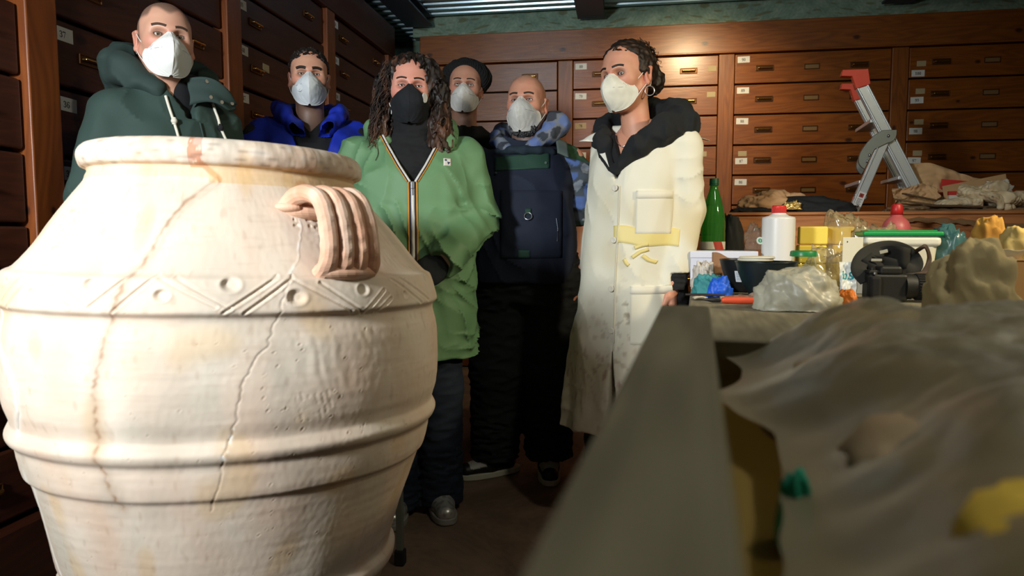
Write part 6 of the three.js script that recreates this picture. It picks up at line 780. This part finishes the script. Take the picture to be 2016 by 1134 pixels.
{
  // two-part step ladder seen from the side
  const t = at('step_ladder', 'small aluminium step ladder with red-orange end caps on the wooden box', 'ladder', 0.63, LID, 3.23), al = std({ color: lin(206, 210, 208), metalness: 0.55, roughness: 0.34 }), alD = std({ color: lin(140, 144, 136), metalness: 0.8, roughness: 0.45 }), red = cm(222, 66, 34, 0.45);
  const prism = (p, q, w, dth) => { const a = V(...p), b = V(...q), l = a.distanceTo(b), g = bx(w, l, dth, 0, 0, 0, 0.004, 2), m = new THREE.Matrix4().lookAt(V(0, 0, 0), V(0, 0, -1), V(0, 1, 0)), d = b.clone().sub(a).normalize(); g.rotateZ(-Math.atan2(d.x, d.y)); g.translate((a.x + b.x) / 2, (a.y + b.y) / 2, a.z); return g; };
  for (const [ox, oz, n] of [[0, 0, 0], [0.05, -0.29, 1]]) {
    const top = [0.005 + ox, 0.56, oz], low = [0.283 + ox, 0.0, oz], hinge = [0.117 + ox, 0.318, oz], foot = [-0.002 + ox, 0.006, oz];
    obj('rail', [prism(top, low, 0.05, 0.022), prism([top[0] - 0.018, top[1] - 0.01, oz + 0.008], [low[0] - 0.018, low[1] + 0.01, oz + 0.008], 0.008, 0.02), prism([top[0] + 0.02, top[1], oz + 0.008], [low[0] + 0.02, low[1] + 0.01, oz + 0.008], 0.008, 0.02)], al, t);
    obj('rear_leg', [prism([hinge[0] - 0.01, hinge[1] - 0.012, oz + 0.02], [foot[0], foot[1], oz + 0.02], 0.042, 0.02), prism([hinge[0] - 0.028, hinge[1] - 0.02, oz + 0.033], [foot[0] - 0.018, foot[1], oz + 0.033], 0.005, 0.012)], n ? alD : al, t);
    const hp = new THREE.Shape(); hp.moveTo(0.03, 0.025); hp.quadraticCurveTo(0.035, -0.02, 0, -0.025); hp.lineTo(-0.05, -0.05); hp.lineTo(-0.085, -0.13); hp.quadraticCurveTo(-0.12, -0.11, -0.1, -0.06); hp.quadraticCurveTo(-0.07, 0.0, -0.02, 0.025); hp.lineTo(0.03, 0.025);
    obj('hinge_plate', new THREE.ExtrudeGeometry(hp, { depth: 0.01, bevelEnabled: true, bevelSize: 0.0015, bevelThickness: 0.0015, bevelSegments: 1 }).translate(hinge[0], hinge[1], oz + 0.028), alD, t);
    obj('rivet', [[0, 0.002], [-0.068, -0.075], [-0.076, -0.1], [-0.108, -0.285]].map(([x, y]) => ball(0.0062, hinge[0] + x, hinge[1] + y, oz + 0.042, 10, 8)), mSteel, t);
    const cp = new THREE.Shape(); cp.moveTo(0.04, -0.03); cp.lineTo(0.03, 0.03); cp.lineTo(-0.065, 0.032); cp.lineTo(-0.07, 0.01); cp.lineTo(-0.028, 0.006); cp.lineTo(-0.012, -0.045); cp.lineTo(0.04, -0.03);
    obj('end_cap', new THREE.ExtrudeGeometry(cp, { depth: 0.03, bevelEnabled: true, bevelSize: 0.002, bevelThickness: 0.002, bevelSegments: 1 }).translate(top[0], top[1] + 0.01, oz - 0.012), red, t);
    obj('foot_cap', [prism([foot[0] + 0.03, foot[1] + 0.076 + 0.0, oz + 0.018], [foot[0] + 0.024, foot[1] + 0.06, oz + 0.018], 0.05, 0.024)], n ? red : alD, t);
  }
  obj('tread', [bx(0.05, 0.016, 0.3, 0.045, 0.135, -0.145, 0.003)], al, t); obj('tread', [bx(0.06, 0.016, 0.29, 0.2, 0.15, -0.145, 0.003)], al, t); obj('tread', [bx(0.06, 0.016, 0.29, 0.085, 0.39, -0.145, 0.003)], al, t);
  const st = new THREE.PlaneGeometry(0.032, 0.062); st.rotateZ(-0.35).translate(0.021, 0.062, 0.034); obj('sticker', st, card(96, 192, (c) => { c.fillStyle = '#d6d2cc'; c.fillRect(0, 0, 96, 192); c.fillStyle = '#a8342c'; c.fillRect(22, 22, 52, 52); c.fillStyle = '#40342c'; c.fillRect(34, 34, 26, 28); for (let i = 0; i < 5; i++) c.fillRect(18, 96 + i * 16, 60 - (i * 13) % 24, 6); }), t);
}
{
  const kraft = cm(196, 158, 114, 0.92), kraft2 = cm(134, 102, 70, 0.92);
  const pp = sheet((u, v) => { const a = lerp(0.72, 1.33, u), f = 2.87 + 0.3 * v, front = v < 0.25 ? (0.25 - v) / 0.25 : 0; return tl(a, LID + 0.006 + 0.006 * (1 - 2 * Math.abs(n3(u * 6, v * 6, 1))) + 0.004 * n3b(u * 14, v * 14, 1) - front * (0.05 + 0.05 * ss(u, 0.1, 0.9)), f - front * 0.012 + (v < 0.3 ? 0 : 0)); }, 60, 40, 0.0015); tag(obj('kraft_paper', pp, kraft2), 'brown paper sheet draped over the right part of the box front', 'paper');
  const standing = (a0, a1, f, h0, h1, s, m, lb, lean) => { const o = obj('kraft_paper', sheet((u, v) => tl(lerp(a0, a1, u) + 0.01 * n3(v * 3, u, s), LID + 0.008 + lerp(h0, h1, u) * v * (1 - 0.1 * Math.sin(u * 6 + s)), f + lean * v + 0.022 * n3(u * 2.4, v * 2, s) + 0.01 * (1 - 2 * Math.abs(n3b(u * 5, v * 4, s)))), 40, 18, 0.002), m); return tag(o, lb, 'paper'); };
  standing(0.84, 1.2, 3.24, 0.205, 0.14, 3, kraft, 'large folded brown paper standing behind the gloves', 0.06); standing(0.76, 0.92, 3.1, 0.1, 0.1, 7, kraft, 'brown paper fold at the foot of the ladder', 0.04);
  for (const [i, a, y, f, r, rz] of [[0, 0.86, 0.03, 3.02, 0.25, -0.16], [1, 0.9, 0.046, 3.06, 0.1, -0.22], [2, 0.83, 0.02, 2.98, -0.1, 0.05], [3, 0.95, 0.02, 2.96, 0.3, -0.04]]) { const o = obj('cardboard_strip', bx(0.25, 0.006, 0.05, 0, 0, 0, 0.001), i % 2 ? cm(92, 70, 48, 0.9) : cm(120, 92, 62, 0.9)); o.position.set(...tl(a, LID + y, f)); o.rotation.set(0.1, -TB + r, rz); tag(o, ['cardboard strip of the pile under the brown paper', 'topmost cardboard strip of the pile by the brown paper', 'lowest left cardboard strip by the ladder foot', 'rightmost cardboard strip under the gloves'][i], 'cardboard', 'cardboard strips'); }
  const t = at('carton', 'open red and white carton behind the work gloves', 'box', 1.1, LID + 0.01, 3.24, 0.12); const rw = cm(196, 46, 38, 0.6), wh = cm(214, 206, 190, 0.7); obj('box_body', [bx(0.26, 0.07, 0.1, 0, 0.04, 0, 0.002)], wh, t); obj('red_edge', [bx(0.264, 0.016, 0.104, 0, 0.07, 0, 0.002), bx(0.02, 0.07, 0.106, 0.124, 0.038, 0, 0.002)], rw, t); obj('flap', [bx(0.24, 0.055, 0.003, -0.01, 0.1, 0.035, 0.001).rotateZ(0.2)], cm(186, 150, 106, 0.85), t); obj('flap', [bx(0.16, 0.04, 0.003, -0.06, 0.1, -0.03, 0.001).rotateZ(-0.1)], rw, t);
  const mGl = VC(0.92), fields = [handField(1, 0.75, 1.25), handField(-1, 0.45, 1.25)].map((f) => paint(net((x, y, z) => smax(f(x, y, z) - 0.004 - 0.002 * n3(x * 60, y * 60, z * 60), y - 0.035, 0.004), [-0.08, -0.215, -0.075], [0.085, 0.05, 0.115], 0.0045, undefined, 0.015), (x, y, z) => mixc(arr(230, 214, 182), arr(196, 172, 136), clamp(0.5 + 0.6 * n3(x * 30, y * 30, z * 30), 0, 1))));
  [[1.0, 0.035, 3.0, 1.5, 1.2, 0], [1.1, 0.045, 2.98, 1.4, -0.6, 1], [1.07, 0.085, 3.0, 1.35, 0.4, 0], [1.18, 0.05, 3.02, 1.5, -1.4, 1], [1.0, 0.075, 3.03, 1.3, -2.2, 1]].forEach(([a, y, f, p, yw, k], i) => { const o = obj('work_glove', fields[k], mGl); o.position.set(...tl(a, LID + y, f)); o.rotation.order = 'YXZ'; o.rotation.set(p, yw, 0); tag(o, ['leftmost off-white work glove of the pile, fingers to the left', 'front off-white work glove at the middle of the pile', 'topmost off-white work glove of the pile', 'rightmost off-white work glove of the pile', 'rear off-white work glove under the top one'][i], 'glove', 'pile of work gloves'); });
  blob('tissue_paper', 'crumpled white tissue sticking out of the red and white carton', 'tissue', 1.16, LID + 0.07, 3.2, [0.05, 0.05, 0.035], 0.4, 2.6, 27, cm(222, 216, 202, 0.9));
}
// ---- standing on the floor, behind the jar and out of view
{
  const t = thing('stand_post', 'thin grey metal post with a black foot just right of the jar base', 'post', [-0.672, 0, -1.985]); obj('post', bx(0.02, 0.52, 0.02, 0, 0.3, 0, 0.002), cm(126, 132, 120, 0.5, { metalness: 0.3 }), t); obj('foot', [bx(0.032, 0.05, 0.032, 0, 0.025, 0, 0.006, 2)], cm(24, 24, 24, 0.8), t);
}
// lamps: work light on a stand (left, behind the camera), clamp lamp at the right, two ceiling bulbs
function floodlight(name, label, c, size, standH) {
  const t = thing(name, label, 'lamp', c.at), dir = V(c.to[0] - c.at[0], c.to[1] - c.at[1], c.to[2] - c.at[2]).normalize(), q = new THREE.Quaternion().setFromUnitVectors(V(0, 0, 1), dir), m = new THREE.Matrix4().makeRotationFromQuaternion(q), black = cm(34, 34, 36, 0.5);
  const fix = (g) => g.applyMatrix4(m);
  obj('housing', [fix(bx(size[0] + 0.03, size[1] + 0.03, 0.05, 0, 0, -0.06, 0.006, 2)), ...[0, 1, 2, 3, 4].map((i) => fix(bx(0.004, size[1], 0.03, -size[0] / 2 + i * size[0] / 4, 0, -0.095, 0.001)))], black, t);
  obj('glowing_face', fix(bx(size[0], size[1], 0.004, 0, 0, -0.032, 0.001)), std({ color: new THREE.Color(0.8, 0.8, 0.8), emissive: new THREE.Color().setRGB(...c.color), emissiveIntensity: 6 }), t);
  obj('yoke', [bx(0.02, 0.16, 0.02, 0, -0.08, -0.06 * dir.z, 0.003)].map((g) => g.translate(-0.05 * dir.x, -0.06, 0)), black, t);
  obj('stand_pole', [cyl(0.012, 0.014, c.at[1] - 0.14, -0.05 * dir.x, -(c.at[1] - 0.14) / 2 - 0.14, -0.06 * dir.z, 16)], cm(120, 122, 124, 0.4, { metalness: 0.7 }), t);
  for (let i = 0; i < 3; i++) { const a = i * 2.094 + 0.4; obj('leg', tube([[-0.05 * dir.x, -c.at[1] + 0.42, -0.06 * dir.z], [-0.05 * dir.x + 0.3 * Math.cos(a), -c.at[1] + 0.012, -0.06 * dir.z + 0.3 * Math.sin(a)]], 0.009, false, 6, 10), cm(120, 122, 124, 0.4, { metalness: 0.7 }), t); }
}
floodlight('flood_lamp', 'cool white flood lamp on a stand, out of view at the left', KEY, KEY.size, 2);
floodlight('flood_lamp', 'warm flood lamp on a stand, out of view at the right', WARM, [0.16, 0.12], 2);
{ const t = thing('batten_lamp', 'cool white batten lamp under the decking, above the picture', 'lamp', BATTEN.at); obj('housing', bx(0.96, 0.03, 0.05, 0, 0, 0.012, 0.004), cm(200, 204, 206, 0.5), t); obj('glowing_face', bx(BATTEN.size[0], 0.02, 0.006, 0, 0, -0.016, 0.001), std({ color: new THREE.Color(0.8, 0.8, 0.8), emissive: new THREE.Color().setRGB(...BATTEN.color), emissiveIntensity: 3 }), t); for (const x of [-0.4, 0.4]) obj('bracket', bx(0.02, 0.125, 0.02, x, 0.072, 0.02, 0.002), mSteel, t); }
{ const t = thing('reflector_lamp', 'small warm reflector lamp under the decking aimed at the back cabinets', 'lamp', CEIL.at), dir = V(CEIL.to[0] - CEIL.at[0], CEIL.to[1] - CEIL.at[1], CEIL.to[2] - CEIL.at[2]).normalize(), m = new THREE.Matrix4().makeRotationFromQuaternion(new THREE.Quaternion().setFromUnitVectors(V(0, 1, 0), dir)); obj('reflector', lathe([[0.012, -0.07], [0.02, -0.068], [0.034, -0.045], [0.045, -0.012], [0.043, -0.012], [0.032, -0.043], [0.012, -0.064]], 30).applyMatrix4(m), cm(60, 60, 60, 0.4, { metalness: 0.6 }), t); obj('bulb', ball(0.02, 0, -0.03, 0, 18, 12).applyMatrix4(m), std({ color: new THREE.Color(0.8, 0.8, 0.8), emissive: new THREE.Color().setRGB(...CEIL.color), emissiveIntensity: 6 }), t); obj('hanger', cyl(0.004, 0.004, 0.1, 0, 0.05, 0.045, 8), mSteel, t); }
for (const [c, lb] of [[FILL, 'warm bulb hanging from the ceiling above the tray']]) { const t = thing('ceiling_bulb', lb, 'lamp', c.at); obj('bulb', ball(0.03, 0, 0, 0, 20, 14), std({ color: new THREE.Color(0.8, 0.8, 0.8), emissive: new THREE.Color().setRGB(...c.color), emissiveIntensity: 8 }), t); obj('socket', [cyl(0.016, 0.02, 0.04, 0, 0.045, 0, 18), cyl(0.003, 0.003, 0.06, 0, 0.09, 0, 8)], cm(30, 30, 30, 0.5), t); }
renderer.render(scene, camera);
